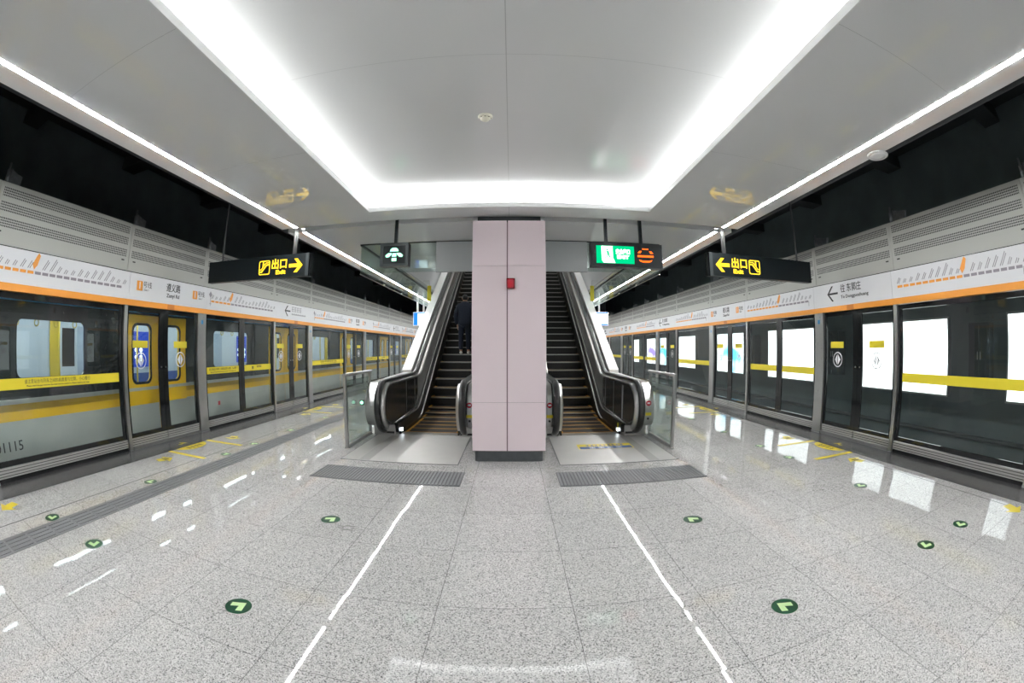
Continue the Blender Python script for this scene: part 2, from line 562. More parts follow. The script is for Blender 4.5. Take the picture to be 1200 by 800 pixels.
def thing(name, label, cat, group=None, loc=(0, 0, 0), rotz=0.0):
    o = bpy.data.objects.new(name, None)
    o.empty_display_size = 0.2
    COL.objects.link(o)
    o.location = loc
    o.rotation_euler = (0, 0, rotz)
    return tag(o, label, cat, group)

def struct(name, bm, mats, bevel=0.0, label=None):
    o = obj(name, bm, mats, None, bevel)
    o['kind'] = 'structure'
    if label:
        o['label'] = label
    return o

def dup(root, label, loc, rotz):
    r = root.copy()
    COL.objects.link(r)
    r.location = loc
    r.rotation_euler = (0, 0, rotz)
    r['label'] = label
    for ch in list(root.children):
        c = ch.copy()
        COL.objects.link(c)
        c.parent = r
        for g in list(ch.children):
            d = g.copy()
            COL.objects.link(d)
            d.parent = c
    return r

_txt = {}
def text_mesh(body, size, bold=0.0, mname='ink', ext=0.0012, align='CENTER', width=None):
    """lettering facing -Y, baseline centred on z=0"""
    key = (body, size, bold, mname, align, width)
    if key in _txt:
        return _txt[key]
    cu = bpy.data.curves.new('lettering', 'FONT')
    cu.body = body
    cu.size = size
    cu.align_x = align
    cu.align_y = 'CENTER'
    cu.resolution_u = 2
    cu.extrude = ext
    cu.offset = bold
    o = bpy.data.objects.new('lettering', cu)
    COL.objects.link(o)
    dg = bpy.context.evaluated_depsgraph_get()
    me = bpy.data.meshes.new_from_object(o.evaluated_get(dg))
    bpy.data.objects.remove(o)
    if width:
        xs = [v.co.x for v in me.vertices]
        s = width / (max(xs) - min(xs))
        me.transform(Matrix.Diagonal((s, 1, 1, 1)))
    me.transform(Matrix.Rotation(math.pi / 2, 4, 'X'))
    me.materials.clear()
    me.materials.append(M[mname])
    _txt[key] = me
    return me

def text(parent, body, size, x, z, y=-0.002, bold=0.0, mname='ink', width=None, name='lettering', align='CENTER'):
    return link(name, text_mesh(body, size, bold, mname, 0.0012, align, width), parent, (x, y, z))

ORD = ['nearest', 'second', 'third', 'fourth', 'fifth', 'sixth', 'seventh', 'eighth', 'ninth', 'tenth', 'eleventh', 'twelfth', 'thirteenth', 'fourteenth', 'fifteenth', 'sixteenth', 'seventeenth', 'eighteenth']
def nth(k):
    return ORD[k]
SIDES = {-1: 'train side', 1: 'empty-track side'}
def place(side, y):
    """location and rotation of a wall unit built facing -Y with local x to the viewer's right"""
    return ((side * WX, y, 0), -side * math.pi / 2)

# ------------------------------------------------------------------ room shell
bm = BM()
PIT0, PIT1 = 7.70, 12.5
for x0, x1, y0, y1 in ((-4.95, 4.95, BACK, PIT0), (-4.95, 4.95, PIT1, FAR), (-4.95, -1.94, PIT0, PIT1), (-0.89, 0.89, PIT0, PIT1), (1.94, 4.95, PIT0, PIT1)):
    box(bm, x0, x1, y0, y1, -0.3, 0.0)
struct('floor', bm, 'floor')
for s in (-1, 1):
    bm = BM()
    box(bm, s * 4.95, s * 5.72, BACK, FAR, -0.3, 0.0)
    box(bm, s * 4.945, s * 4.953, BACK, FAR, 0.0, 0.0006)
    struct('trim_1' if s < 0 else 'trim_2', bm, 'dark_granite', label='dark granite platform edge under the screen doors')
    bm = BM()
    box(bm, s * 4.236 if s < 0 else 4.745, s * 4.222 if s < 0 else 4.757, BACK, FAR, -0.01, 0.0008)
    struct('trim_3' if s < 0 else 'trim_4', bm, 'ink', label='thin dark expansion joint along the platform floor')
    bm = BM()
    box(bm, s * TUN_X, s * (TUN_X + 0.4), BACK, FAR + 8, -1.6, 6.0)
    struct('wall_left' if s < 0 else 'wall_right', bm, 'wall')
    bm = BM()
    box(bm, s * 5.72, s * TUN_X, BACK, FAR + 8, -1.7, -1.3)
    for rx in (6.75, 8.18):
        box(bm, s * rx - 0.035, s * rx + 0.035, BACK, FAR + 8, -1.3, -1.13, 1)
    struct('trim_5' if s < 0 else 'trim_6', bm, ['wall', 'steel_dark'], label='track bed with two rails below the platform')
    bm = BM()
    box(bm, s * 5.62, s * 5.72, BACK, FAR, -1.6, -0.3)
    struct('trim_7' if s < 0 else 'trim_8', bm, 'wall')
    # dark upper void over the platform edge
bm = BM()
for x0, x1, y0, y1 in ((-TUN_X - 0.4, TUN_X + 0.4, BACK, 9.4), (-TUN_X - 0.4, TUN_X + 0.4, 24.2, FAR + 8), (-TUN_X - 0.4, -2.62, 9.4, 24.2), (2.62, TUN_X + 0.4, 9.4, 24.2)):
    box(bm, x0, x1, y0, y1, 6.0, 6.3)
for k in range(10):
    y = -1.0 + 3.6 * k
    box(bm, -TUN_X, -2.6, y, y + 0.5, 5.7, 6.0)
    box(bm, 2.6, TUN_X, y, y + 0.5, 5.7, 6.0)
struct('ceiling_slab', bm, 'black', label='black painted structural slab above the tracks')
bm = BM()
box(bm, -TUN_X - 0.4, TUN_X + 0.4, BACK - 0.3, BACK, -1.7, 6.3)
struct('wall_back', bm, 'fascia')
bm = BM()
box(bm, -5.7, 5.7, FAR, FAR + 0.3, -1.7, 6.3)
struct('wall_far', bm, 'fascia')

# soffit ring of the near ceiling, with the raised tray and its hidden lights
bm = BM()
for s in (-1, 1):
    x0, x1 = sorted((s * (TRAY_X + 0.012), s * (LS_X - 0.035)))
    box(bm, x0, x1, BACK, GAP0, CZ, CZ + 0.05)
    x0, x1 = sorted((s * (LS_X + 0.035), s * EDGE_X))
    box(bm, x0, x1, BACK, GAP0, CZ, CZ + 0.05)
    x0, x1 = sorted((s * (EDGE_X - 0.02), s * EDGE_X))
    box(bm, x0, x1, BACK, GAP0, CZ + 0.05, CZ + 0.18)
    x0, x1 = sorted((s * (LS_X - 0.05), s * (LS_X + 0.05)))
    box(bm, x0, x1, BACK, GAP0, CZ + 0.05, CZ + 0.10)
box(bm, -TRAY_X - 0.012, TRAY_X + 0.012, TRAY_Y + 0.012, GAP0, CZ, CZ + 0.05)
struct('ceiling', bm, 'soffit', label='glossy grey suspended soffit around the raised tray')
bm = BM()
for s in (-1, 1):
    x0, x1 = sorted((s * TRAY_X, s * (TRAY_X + 0.012)))
    box(bm, x0, x1, BACK, TRAY_Y + 0.012, CZ - 0.002, CZ + 0.062)
box(bm, -TRAY_X, TRAY_X, TRAY_Y, TRAY_Y + 0.012, CZ - 0.002, CZ + 0.062)
struct('trim_9', bm, 'lip', label='white lip around the raised ceiling tray')
bm = BM()
box(bm, -2.25, -0.002, BACK, 5.72, TZ, TZ + 0.04)
box(bm, 0.002, 2.25, BACK, 5.72, TZ, TZ + 0.04)
for s in (-1, 1):
    x0, x1 = sorted((s * 2.22, s * 2.25))
    box(bm, x0, x1, BACK, 5.72, CZ + 0.05, TZ)
box(bm, -2.22, 2.22, 5.69, 5.72, CZ + 0.05, TZ)
struct('ceiling_tray', bm, 'tray', label='raised glossy ceiling tray lit from its edges')
bm = BM()
box(bm, -0.003, 0.003, BACK, 5.7, TZ - 0.0005, TZ + 0.003)
for y in (2.46, -0.8):
    box(bm, -TRAY_X - 0.1, TRAY_X + 0.1, y, y + 0.0025, TZ - 0.0005, TZ + 0.003)
box(bm, -0.003, 0.003, TRAY_Y + 0.014, GAP0, CZ - 0.0006, CZ + 0.003)
for y in (1.29, 3.37):
    for s in (-1, 1):
        x0, x1 = sorted((s * (TRAY_X + 0.014), s * (LS_X - 0.04)))
        box(bm, x0, x1, y, y + 0.0025, CZ - 0.0006, CZ + 0.003)
struct('trim_10', bm, 'joint', label='fine joints between the ceiling panels')

# second soffit beyond the expansion gap, with the escalator opening
bm = BM()
OPX, OPY0, OPY1 = 2.48, 9.6, 24.0
for s in (-1, 1):
    for xa, xb in ((LS_X + 0.035, EDGE_X), (OPX, LS_X - 0.035)):
        x0, x1 = sorted((s * xa, s * xb))
        box(bm, x0, x1, GAP1, FAR, CZ, CZ + 0.05)
    x0, x1 = sorted((s * (EDGE_X - 0.02), s * EDGE_X))
    box(bm, x0, x1, GAP1, FAR, CZ + 0.05, CZ + 0.18)
    x0, x1 = sorted((s * (LS_X - 0.05), s * (LS_X + 0.05)))
    box(bm, x0, x1, GAP1, FAR, CZ + 0.05, CZ + 0.10)
box(bm, -OPX, OPX, GAP1, OPY0, CZ, CZ + 0.05)
box(bm, -OPX, OPX, OPY1, FAR, CZ, CZ + 0.05)
for xa, xb in ((-EDGE_X, -0.5), (0.5, EDGE_X)):
    box(bm, xa, xb, GAP1, GAP1 + 0.02, CZ + 0.05, CZ + 0.30)
    box(bm, xa, xb, GAP0 + 0.002, GAP1, CZ + 0.20, CZ + 0.24)
struct('ceiling_beyond_gap', bm, 'soffit', label='grey soffit beyond the ceiling joint')
# well above the escalators: walls, upper floor lamp
bm = BM()
for s in (-1, 1):
    x0, x1 = sorted((s * OPX, s * (OPX + 0.12)))
    box(bm, x0, x1, OPY0, OPY1, CZ + 0.05, 9.0)
box(bm, -OPX, OPX, OPY1, OPY1 + 0.12, CZ + 0.05, 9.0)
box(bm, -OPX, OPX, OPY0 - 0.12, OPY0, CZ + 0.05, 9.0)
box(bm, -OPX - 0.12, OPX + 0.12, OPY0, OPY1 + 0.12, 9.0, 9.1)
struct('wall_well', bm, 'well', label='pale walls of the escalator well above the soffit')
for s in (-1, 1):
    t = thing('hall_light', 'lamp of the hall above the %s escalator' % ('left' if s < 0 else 'right'), 'ceiling light', 'lamps of the upper hall')
    bm = BM()
    box(bm, s * 0.7 - 0.06, s * 0.7 + 0.06, 11.0, 21.0, 8.93, 9.0)
    obj('housing', bm, 'white_pl', t)
    bm = BM()
    box(bm, s * 0.7 - 0.05, s * 0.7 + 0.05, 11.05, 20.95, 8.92, 8.932)
    obj('diffuser', bm, 'e_well', t)

# services in the dark void
for s in (-1, 1):
    bm = BM()
    box(bm, s * 4.3 - 0.35, s * 4.3 + 0.35, BACK, FAR, 4.7, 5.2)
    for k in range(12):
        y = -0.5 + 2.4 * k
        box(bm, s * 4.3 - 0.38, s * 4.3 + 0.38, y, y + 0.06, 4.67, 5.23)
    o = obj('air_duct', bm, 'black2')
    tag(o, 'black air duct in the dark void over the %s' % SIDES[s], 'duct')
    bm = BM()
    tube(bm, [(s * 5.15, BACK, 4.2), (s * 5.15, FAR, 4.2)], 0.06)
    for k in range(9):
        y = -0.77 + 3.6 * k
        box(bm, s * 5.15 - 0.012, s * 5.15 + 0.012, y, y + 0.03, 4.2, 5.69)
    o = obj('service_pipe', bm, 'black2')
    tag(o, 'black service pipe in the void over the %s' % SIDES[s], 'pipe')

# ------------------------------------------------------------------ ceiling lights
for s in (-1, 1):
    sg = [(BACK + 0.02, -0.11), (-0.09, 3.368), (3.386, 5.775)]
    y = 6.03
    while y < FAR - 1:
        sg.append((y, min(y + 3.44, FAR - 0.1)))
        y += 3.46
    for k, (a, b) in enumerate(sg):
        t = thing('linear_light', '%s white linear light from the camera, in the soffit over the %s' % (nth(k), SIDES[s]), 'ceiling light', 'linear lights in the soffit')
        bm = BM()
        box(bm, s * LS_X - 0.022, s * LS_X + 0.022, a + 0.006, b - 0.006, CZ - 0.004, CZ + 0.02)
        obj('diffuser', bm, 'e_strip', t)
        bm = BM()
        for e in (a, b - 0.006):
            box(bm, s * LS_X - 0.030, s * LS_X + 0.030, e, e + 0.006, CZ - 0.006, CZ + 0.04)
        for x in (-0.0335, 0.0235):
            box(bm, s * LS_X + x, s * LS_X + x + 0.010, a + 0.006, b - 0.006, CZ - 0.001, CZ + 0.04)
        obj('end_cap', bm, 'white_pl', t)
for nm, (x0, x1, y0, y1) in {'left': (-2.06, -2.02, BACK + 0.1, 5.50), 'right': (2.02, 2.06, BACK + 0.1, 5.50), 'far': (-2.0, 2.0, 5.50, 5.54)}.items():
    t = thing('cove_light', 'hidden lamp along the %s edge of the raised ceiling tray' % nm, 'ceiling light', 'cove lights of the ceiling tray')
    bm = BM()
    box(bm, x0, x1, y0, y1, CZ + 0.052, CZ + 0.07)
    obj('housing', bm, 'white_pl', t)
    bm = BM()
    box(bm, x0 + 0.004, x1 - 0.004, y0 + 0.004, y1 - 0.004, CZ + 0.071, CZ + 0.085)
    obj('diffuser', bm, 'e_cove', t)

# ------------------------------------------------------------------ column
t = thing('column', 'square column clad in pale pink panels on a dark plinth', 'column', None, (0, 6.2, 0))
CW, CF, CB = 0.488, -0.48, 0.48
bm = BM()
rp = rrect(-0.46, 0.46, CF + 0.03, CB - 0.03, 0.06, 4)
prism(bm, rp, 'z', 0.0, 0.155)
obj('plinth', bm, 'plinth', t)
bm = BM()
box(bm, -0.475, 0.475, CF + 0.012, CB - 0.012, 0.15, 3.22)
obj('core', bm, 'pink_gap', t)
bm = BM()
box(bm, -0.43, 0.43, CF + 0.06, CB - 0.06, 3.22, 4.2)
obj('neck', bm, 'black', t)
zs = (0.155, 0.812, 2.617, 3.245)
for k in range(3):
    z0, z1 = zs[k] + 0.002, zs[k + 1] - 0.002
    for a, b in ((-CW, -0.031), (-0.015, CW)):
        bm = BM()
        box(bm, a, b, CF, CF + 0.03, z0, z1)
        obj('cladding_panel', bm, 'pink', t, 0.003)
    bm = BM()
    box(bm, -CW, CW, CB - 0.03, CB, z0, z1)
    obj('cladding_panel', bm, 'pink', t, 0.003)
    for s in (-1, 1):
        x0, x1 = sorted((s * CW, s * (CW - 0.03)))
        bm = BM()
        box(bm, x0, x1, CF + 0.031, CB - 0.031, z0, z1)
        obj('cladding_panel', bm, 'pink', t, 0.003)
# alarm on the column
t = thing('fire_alarm', 'small red fire alarm sounder on the pink column', 'alarm', None, (0.023, 5.72, 2.374))
bm = BM()
prism(bm, rrect(-0.056, 0.056, -0.07, 0.07, 0.012, 3), 'y', -0.035, -0.001)
obj('housing', bm, 'red_dk', t, 0.004)
bm = BM()
prism(bm, rrect(-0.036, 0.036, -0.058, 0.05, 0.012, 3), 'y', -0.052, -0.035)
obj('lens', bm, 'red', t, 0.006)

# ------------------------------------------------------------------ screen doors
DOORS = [-0.51, 4.28, 9.07, 13.82, 19.36, 24.12, 28.9]          # y of the thin post before each door
WIDE = [d + 1.99 for d in DOORS]
MULL = {1: True, 3: True, 5: True}                                  # fixed bays with a middle mullion (index of the bay behind door k)
Z_SILL, Z_KICK0, Z_KICK1, Z_F0, Z_G0, Z_G1, Z_F1, Z_O0, Z_O1, Z_W1 = 0.0, 0.05, 0.165, 0.17, 0.235, 2.045, 2.115, 2.12, 2.205, 2.60

def frit_panel(parent, x0, x1, name='leaf_frame', lb=0.06, rb=0.06, yf=-0.012, yb=0.012):
    bm = BM()
    out = [(x1, Z_F1), (x0, Z_F1), (x0, Z_F0), (x1, Z_F0)]
    inn = [(x1 - rb, Z_G1), (x0 + lb, Z_G1), (x0 + lb, Z_G0), (x1 - rb, Z_G0)]
    ring_prism(bm, out, inn, 'y', yf, yb)
    return obj(name, bm, 'frit', parent)

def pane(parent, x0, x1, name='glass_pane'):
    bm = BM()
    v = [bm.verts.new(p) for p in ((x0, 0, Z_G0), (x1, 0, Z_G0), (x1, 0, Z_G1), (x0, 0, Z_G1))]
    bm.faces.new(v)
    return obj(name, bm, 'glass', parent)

def kickplate(parent, x0, x1):
    bm = BM()
    box(bm, x0, x1, -0.03, 0.02, Z_KICK0, Z_KICK1)
    return obj('kickplate', bm, 'kick', parent)

def film(parent, name, x0, x1, z0, z1, m='yellow', y=-0.004):
    bm = BM()
    box(bm, x0, x1, y, y + 0.0015, z0, z1)
    return obj(name, bm, m, parent)

def make_door(width):
    """pair of sliding leaves, local x 0..width; centre stiles closed"""
    t = thing('platform_screen_door', '', 'door', 'platform screen doors', (0, 0, 0))
    c = width / 2
    for s, (a, b, lb, rb) in ((-1, (0.0, c - 0.003, 0.05, 0.115)), (1, (c + 0.003, width, 0.115, 0.05))):
        lf = frit_panel(t, a, b, 'door_leaf', lb, rb)
        pane(lf, a + lb, b - rb)
        kickplate(lf, a + 0.01, b - (0.012 if s < 0 else 0.01))
        bm = BM()
        tube(bm, [(c - s * -0.055, -0.02, 1.2), (c - s * -0.055, -0.012, 1.2)], 0.014)
        obj('lock_cylinder', bm, 'steel', lf)
        sx = (0.16, 0.52) if s < 0 else (width - 0.62, width - 0.26)
        st = film(lf, 'sticker', sx[0], sx[1], 1.503, 1.612)
        bm = BM()
        for zz in (1.585, 1.556, 1.528):
            for q in range(9):
                xx = sx[0] + 0.035 + q * 0.033
                box(bm, xx, xx + 0.023, -0.0052, -0.0040, zz - 0.009, zz + 0.009)
        obj('print', bm, 'ink_grey', st)
        dx = 0.355 if s < 0 else width - 0.44
        bm = BM()
        n = 28
        ring_prism(bm, circle(dx, 1.31, 0.128, n), circle(dx, 1.31, 0.112, n), 'y', -0.004, -0.0025)
        for q in (-1, 1):
            prism(bm, [(dx + q * 0.008, 1.22), (dx + q * 0.078, 1.31), (dx + q * 0.008, 1.40)], 'y', -0.004, -0.0025)
        obj('arrow_decal', bm, 'white', lf, label='white round decal of two parting arrows')
    # header light and guide inside the opening
    bm = BM()
    box(bm, 0.0, width, 0.02, 0.06, Z_F1 - 0.03, Z_O0)
    obj('track_cover', bm, 'frit', t)
    bm = BM()
    box(bm, 0.006, width - 0.006, -0.055, 0.03, 0.0, 0.048)
    obj('threshold', bm, 'steel_dark', t)
    return t

def make_bay(width, mull):
    """fixed glazed bay, local x 0..width"""
    t = thing('fixed_glass_screen', '', 'glass screen', 'fixed glass screens between the doors', (0, 0, 0))
    panes = [(0.0, width)]
    if mull:
        c = width / 2 - 0.005
        panes = [(0.0, c - 0.004), (c + 0.004, width)]
    for i, (a, b) in enumerate(panes):
        lb = rb = 0.075
        if mull:
            lb, rb = (0.075, 0.10) if i == 0 else (0.10, 0.075)
        fr = frit_panel(t, a, b, 'screen_frame', lb, rb)
        pane(fr, a + lb, b - rb)
        kickplate(fr, a + 0.006, b - 0.006)
        bd = film(fr, 'warning_band', a + lb, b - rb, 1.022, 1.148)
        bw = b - a - lb - rb
        xc = (a + lb + b - rb) / 2
        if mull and i == 1:
            bm = BM()
            for q in range(5):
                box(bm, xc - 0.26 + q * 0.016, xc - 0.25 + q * 0.016, -0.0055, -0.0041, 1.05 + 0.01 * (q % 2), 1.12)
            obj('print', bm, 'ink', bd)
            text(bd, '请勿倚靠', 0.052, xc + 0.05, 1.100, -0.0045)
        else:
            text(bd, '请注意站台与列车之间的高度差与空隙，小心慢行', 0.056, xc, 1.101, -0.0045, 0, 'ink', min(1.25, bw * 0.85))
            text(bd, 'Please mind the gap between the train and the platform. Please watch your step.', 0.026, xc + 0.01, 1.053, -0.0045, 0.0006, 'ink', min(1.2, bw * 0.8))
    bm = BM()
    box(bm, 0.006, width - 0.006, -0.02, 0.03, 0.0, 0.048)
    obj('threshold', bm, 'frit', t)
    return t

def make_post(w, d):
    t = bpy.data.objects.new('screen_post', None)
    COL.objects.link(t)
    tag(t, '', 'post', 'steel posts of the screen doors')
    bm = BM()
    if w > 0.15:
        box(bm, -w / 2, w / 2, -d, 0.03, 0.03, Z_O0)
        obj('post_cladding', bm, 'steel', t, 0.006)
        bm = BM()
        box(bm, -w / 2 - 0.004, w / 2 + 0.004, -d - 0.012, 0.03, 0.0, 0.03)
        obj('post_foot', bm, 'steel_dark', t)
        bm = BM()
        box(bm, -0.03, 0.03, -d - 0.003, -d + 0.002, 1.93, 2.0)
        obj('indicator_lamp', bm, 't_blue', t)
    else:
        box(bm, -w / 2, w / 2, -d, 0.03, 0.0, Z_O0)
        obj('post_cladding', bm, 'steel', t, 0.006)
        bm = BM()
        box(bm, -w / 2 - 0.004, w / 2 + 0.004, -d - 0.006, 0.03, 0.0, 0.02)
        obj('post_foot', bm, 'steel_dark', t)
    return t

# header signs
def header_box(t, w):
    bm = BM()
    box(bm, 0.004, w - 0.004, -0.075, 0.10, Z_O1, Z_W1)
    obj('sign_face', bm, 'white', t)
    bm = BM()
    box(bm, 0.0, w, -0.080, 0.10, Z_O0, Z_O1)
    o = obj('orange_band', bm, 'orange', t)
    return o

def line_square(t, x, z):
    bm = BM()
    prism(bm, rrect(x - 0.068, x + 0.068, z - 0.072, z + 0.072, 0.01, 2), 'y', -0.0775, -0.0751)
    sq = obj('line_badge', bm, 'orange', t)
    text(sq, '1', 0.14, x, z, -0.0782, 0.004, 'white')
    text(t, '号线', 0.105, x + 0.185, z + 0.02, -0.0762)
    text(t, 'Line 1', 0.046, x + 0.17, z - 0.052, -0.0762)

def make_name_sign(w):
    t = thing('station_name_sign', '', 'sign', 'header signs over the screen doors')
    header_box(t, w)
    c = w / 2
    bm = BM()
    box(bm, c - 0.09, c + 0.09, -0.0815, -0.0802, Z_O0 + 0.004, Z_O1 - 0.004)
    obj('sensor_plate', bm, 'orange_dk', t)
    line_square(t, 0.235, 2.425)
    text(t, '遵义路', 0.145, 1.085, 2.462, -0.0762, 0.001, 'ink', 0.37)
    text(t, 'Zunyi Rd', 0.085, 1.085, 2.340, -0.0762, 0.0015, 'ink', 0.34)
    line_square(t, 1.70, 2.425)
    return t

def make_direction_sign(w, right):
    t = thing('direction_sign', '', 'sign', 'header signs over the screen doors')
    header_box(t, w)
    c = w / 2
    bm = BM()
    box(bm, c - 0.09, c + 0.09, -0.0815, -0.0802, Z_O0 + 0.004, Z_O1 - 0.004)
    obj('sensor_plate', bm, 'orange_dk', t)
    x, z = 0.42, 2.42
    bm = BM()
    h = 0.012
    prism(bm, [(x + 0.05, z - 0.016), (x + 0.30, z - 0.016), (x + 0.30, z + 0.016), (x + 0.05, z + 0.016)], 'y', -0.0775, -0.0751)
    prism(bm, [(x, z), (x + 0.13, z + 0.13), (x + 0.175, z + 0.13), (x + 0.045, z), (x + 0.175, z - 0.13), (x + 0.13, z - 0.13)], 'y', -0.0776, -0.0751)
    obj('arrow', bm, 'ink', t)
    if right:
        text(t, '往 东郭庄', 0.145, 0.80, 2.475, -0.0762, 0.001, 'ink', 0.54, align='LEFT')
        text(t, 'To Dongguozhuang', 0.075, 0.80, 2.345, -0.0762, 0.001, 'ink', 0.72, align='LEFT')
    else:
        bm = BM()
        for q in range(4):
            xx = 0.80 + q * 0.145
            box(bm, xx, xx + 0.11, -0.0772, -0.0751, 2.525, 2.537)
            box(bm, xx, xx + 0.11, -0.0772, -0.0751, 2.47, 2.482)
            box(bm, xx, xx + 0.11, -0.0772, -0.0751, 2.42, 2.432)
            box(bm, xx + 0.048, xx + 0.060, -0.0772, -0.0751, 2.42, 2.53)
            box(bm, xx + 0.005, xx + 0.015, -0.0772, -0.0751, 2.43, 2.53)
        for q in range(20):
            xx = 0.80 + q * 0.041
            box(bm, xx, xx + 0.026, -0.0772, -0.0751, 2.335, 2.365 + 0.012 * (q % 3 == 0))
        obj('lettering', bm, 'ink_grey', t)
    return t

def make_map(w, right):
    t = thing('route_map_sign', '', 'sign', 'header signs over the screen doors')
    header_box(t, w)
    n = 25
    x0, x1 = w - 2.60, w - 0.17
    x0 = max(x0, 0.10)
    st = (x1 - x0) / n
    cur = 10 if right else 9
    n1 = n
    stn = 19
    dx = (x1 - x0) / (stn - 1)
    cur = 10 if right else 5
    if not right:
        cur = 5
    z = 2.362
    for m, rng, nm in (('orange', range(0, cur), 'route_line'), ('grey_seg', range(cur, stn - 1), 'route_line')):
        bm = BM()
        for k in rng:
            box(bm, x0 + k * dx + dx * 0.14, x0 + (k + 1) * dx - dx * 0.06, -0.0772, -0.0751, z - 0.017, z + 0.017)
        obj(nm, bm, m, t)
    # slanted, too small to read station names
    bm = BM()
    for k in range(stn):
        if k == cur:
            continue
        xx = x0 + k * dx + 0.015
        ln = (0.10, 0.15, 0.08, 0.19, 0.11, 0.07, 0.16, 0.12)[(k * 5) % 8]
        for off, l2 in ((0.0, ln), (0.035, ln * 0.85)):
            a = Vector((xx + off, z + 0.045))
            d = Vector((0.58, 0.81))
            nrm = Vector((-0.81, 0.58)) * 0.0065
            p = [a + nrm, a - nrm, a - nrm + d * l2, a + nrm + d * l2]
            prism(bm, [tuple(q) for q in p], 'y', -0.0770, -0.0751)
    obj('lettering', bm, 'ink_grey', t)
    bm = BM()
    a = Vector((x0 + cur * dx - 0.005, z + 0.035))
    pts = [a, a + Vector((0.055, 0.055)), a + Vector((0.095, 0.17)), a + Vector((0.06, 0.20)), a + Vector((0.03, 0.165)), a + Vector((-0.035, 0.06))]
    prism(bm, [tuple(q) for q in pts], 'y', -0.0778, -0.0751)
    obj('station_marker', bm, 'orange', t)
    bm = BM()
    if right:
        box(bm, x1 + 0.0, x1 + 0.010, -0.0770, -0.0751, z - 0.09, z + 0.0)
    else:
        box(bm, x0 - 0.012, x0 - 0.002, -0.0770, -0.0751, z - 0.09, z + 0.06)
        box(bm, x0 - 0.04, x0 + 0.03, -0.0770, -0.0751, z - 0.052, z - 0.044)
        prism(bm, [(x0 - 0.01, z + 0.06), (x0 + 0.04, z + 0.12), (x0 - 0.01, z + 0.18), (x0 - 0.06, z + 0.12)], 'y', -0.0770, -0.0751)
    obj('terminus_mark', bm, 'ink_grey', t)
    return t

def make_louvre(w):
    t = thing('louvre_panel', '', 'louvre panel', 'perforated louvre panels over the screen doors')
    bm = BM()
    box(bm, -w / 2 + 0.004, w / 2 - 0.004, 0.0, 0.05, 0.0, 0.70)
    me = mesh_of('perforated_sheet', bm, 'louvre')
    o = link('perforated_sheet', me, t, (w / 2, -0.02, 2.62))
    o['span'] = w
    for q in (0.10, w - 0.16):
        bm = BM()
        box(bm, q, q + 0.06, -0.027, -0.018, 2.755, 2.772)
        obj('latch', bm, 'clip', t)
    bm = BM()
    box(bm, 0.0, w, -0.035, 0.06, 2.600, 2.617)
    obj('shadow_gap', bm, 'frit', t)
    bm = BM()
    bx = 0.07
    tube(bm, [(bx, 0.02, 3.29), (bx, 0.02, 3.56)], 0.018, 8)
    tube(bm, [(bx, 0.02, 3.33), (bx, 0.02, 3.47)], 0.034, 8)
    tube(bm, [(bx + 0.05, 0.02, 3.31), (bx + 0.045, 0.03, 3.50)], 0.014, 8)
    box(bm, bx - 0.03, bx + 0.06, 0.0, 0.04, 3.31, 3.33)
    v = [(bx + 0.04, 0.03, 3.32), (bx + 0.27, 0.05, 3.33), (bx + 0.29, 0.07, 3.46), (bx + 0.18, 0.05, 3.47), (bx + 0.05, 0.03, 3.50)]
    vs_ = [bm.verts.new(p) for p in v] + [bm.verts.new((p[0], p[1] + 0.05, p[2])) for p in v]
    bm.faces.new(vs_[:5])
    bm.faces.new(list(reversed(vs_[5:])))
    for k in range(5):
        bm.faces.new((vs_[k], vs_[(k + 1) % 5], vs_[5 + (k + 1) % 5], vs_[5 + k]))
    obj('hanger_bracket', bm, 'bracket', t)
    return t

protos = {}
def proto(key, fn, *a):
    if key not in protos:
        protos[key] = [fn(*a), False]
    return protos[key]

def put(key, fn, args, label, side, yn, yf):
    """stand a unit that spans yn..yf on the wall of that side"""
    p = proto(key, fn, *args)
    loc, rz = place(side, yn if side < 0 else yf)
    if not p[1]:
        p[1] = True
        p[0].location = loc
        p[0].rotation_euler = (0, 0, rz)
        p[0]['label'] = label
        return p[0]
    return dup(p[0], label, loc, rz)

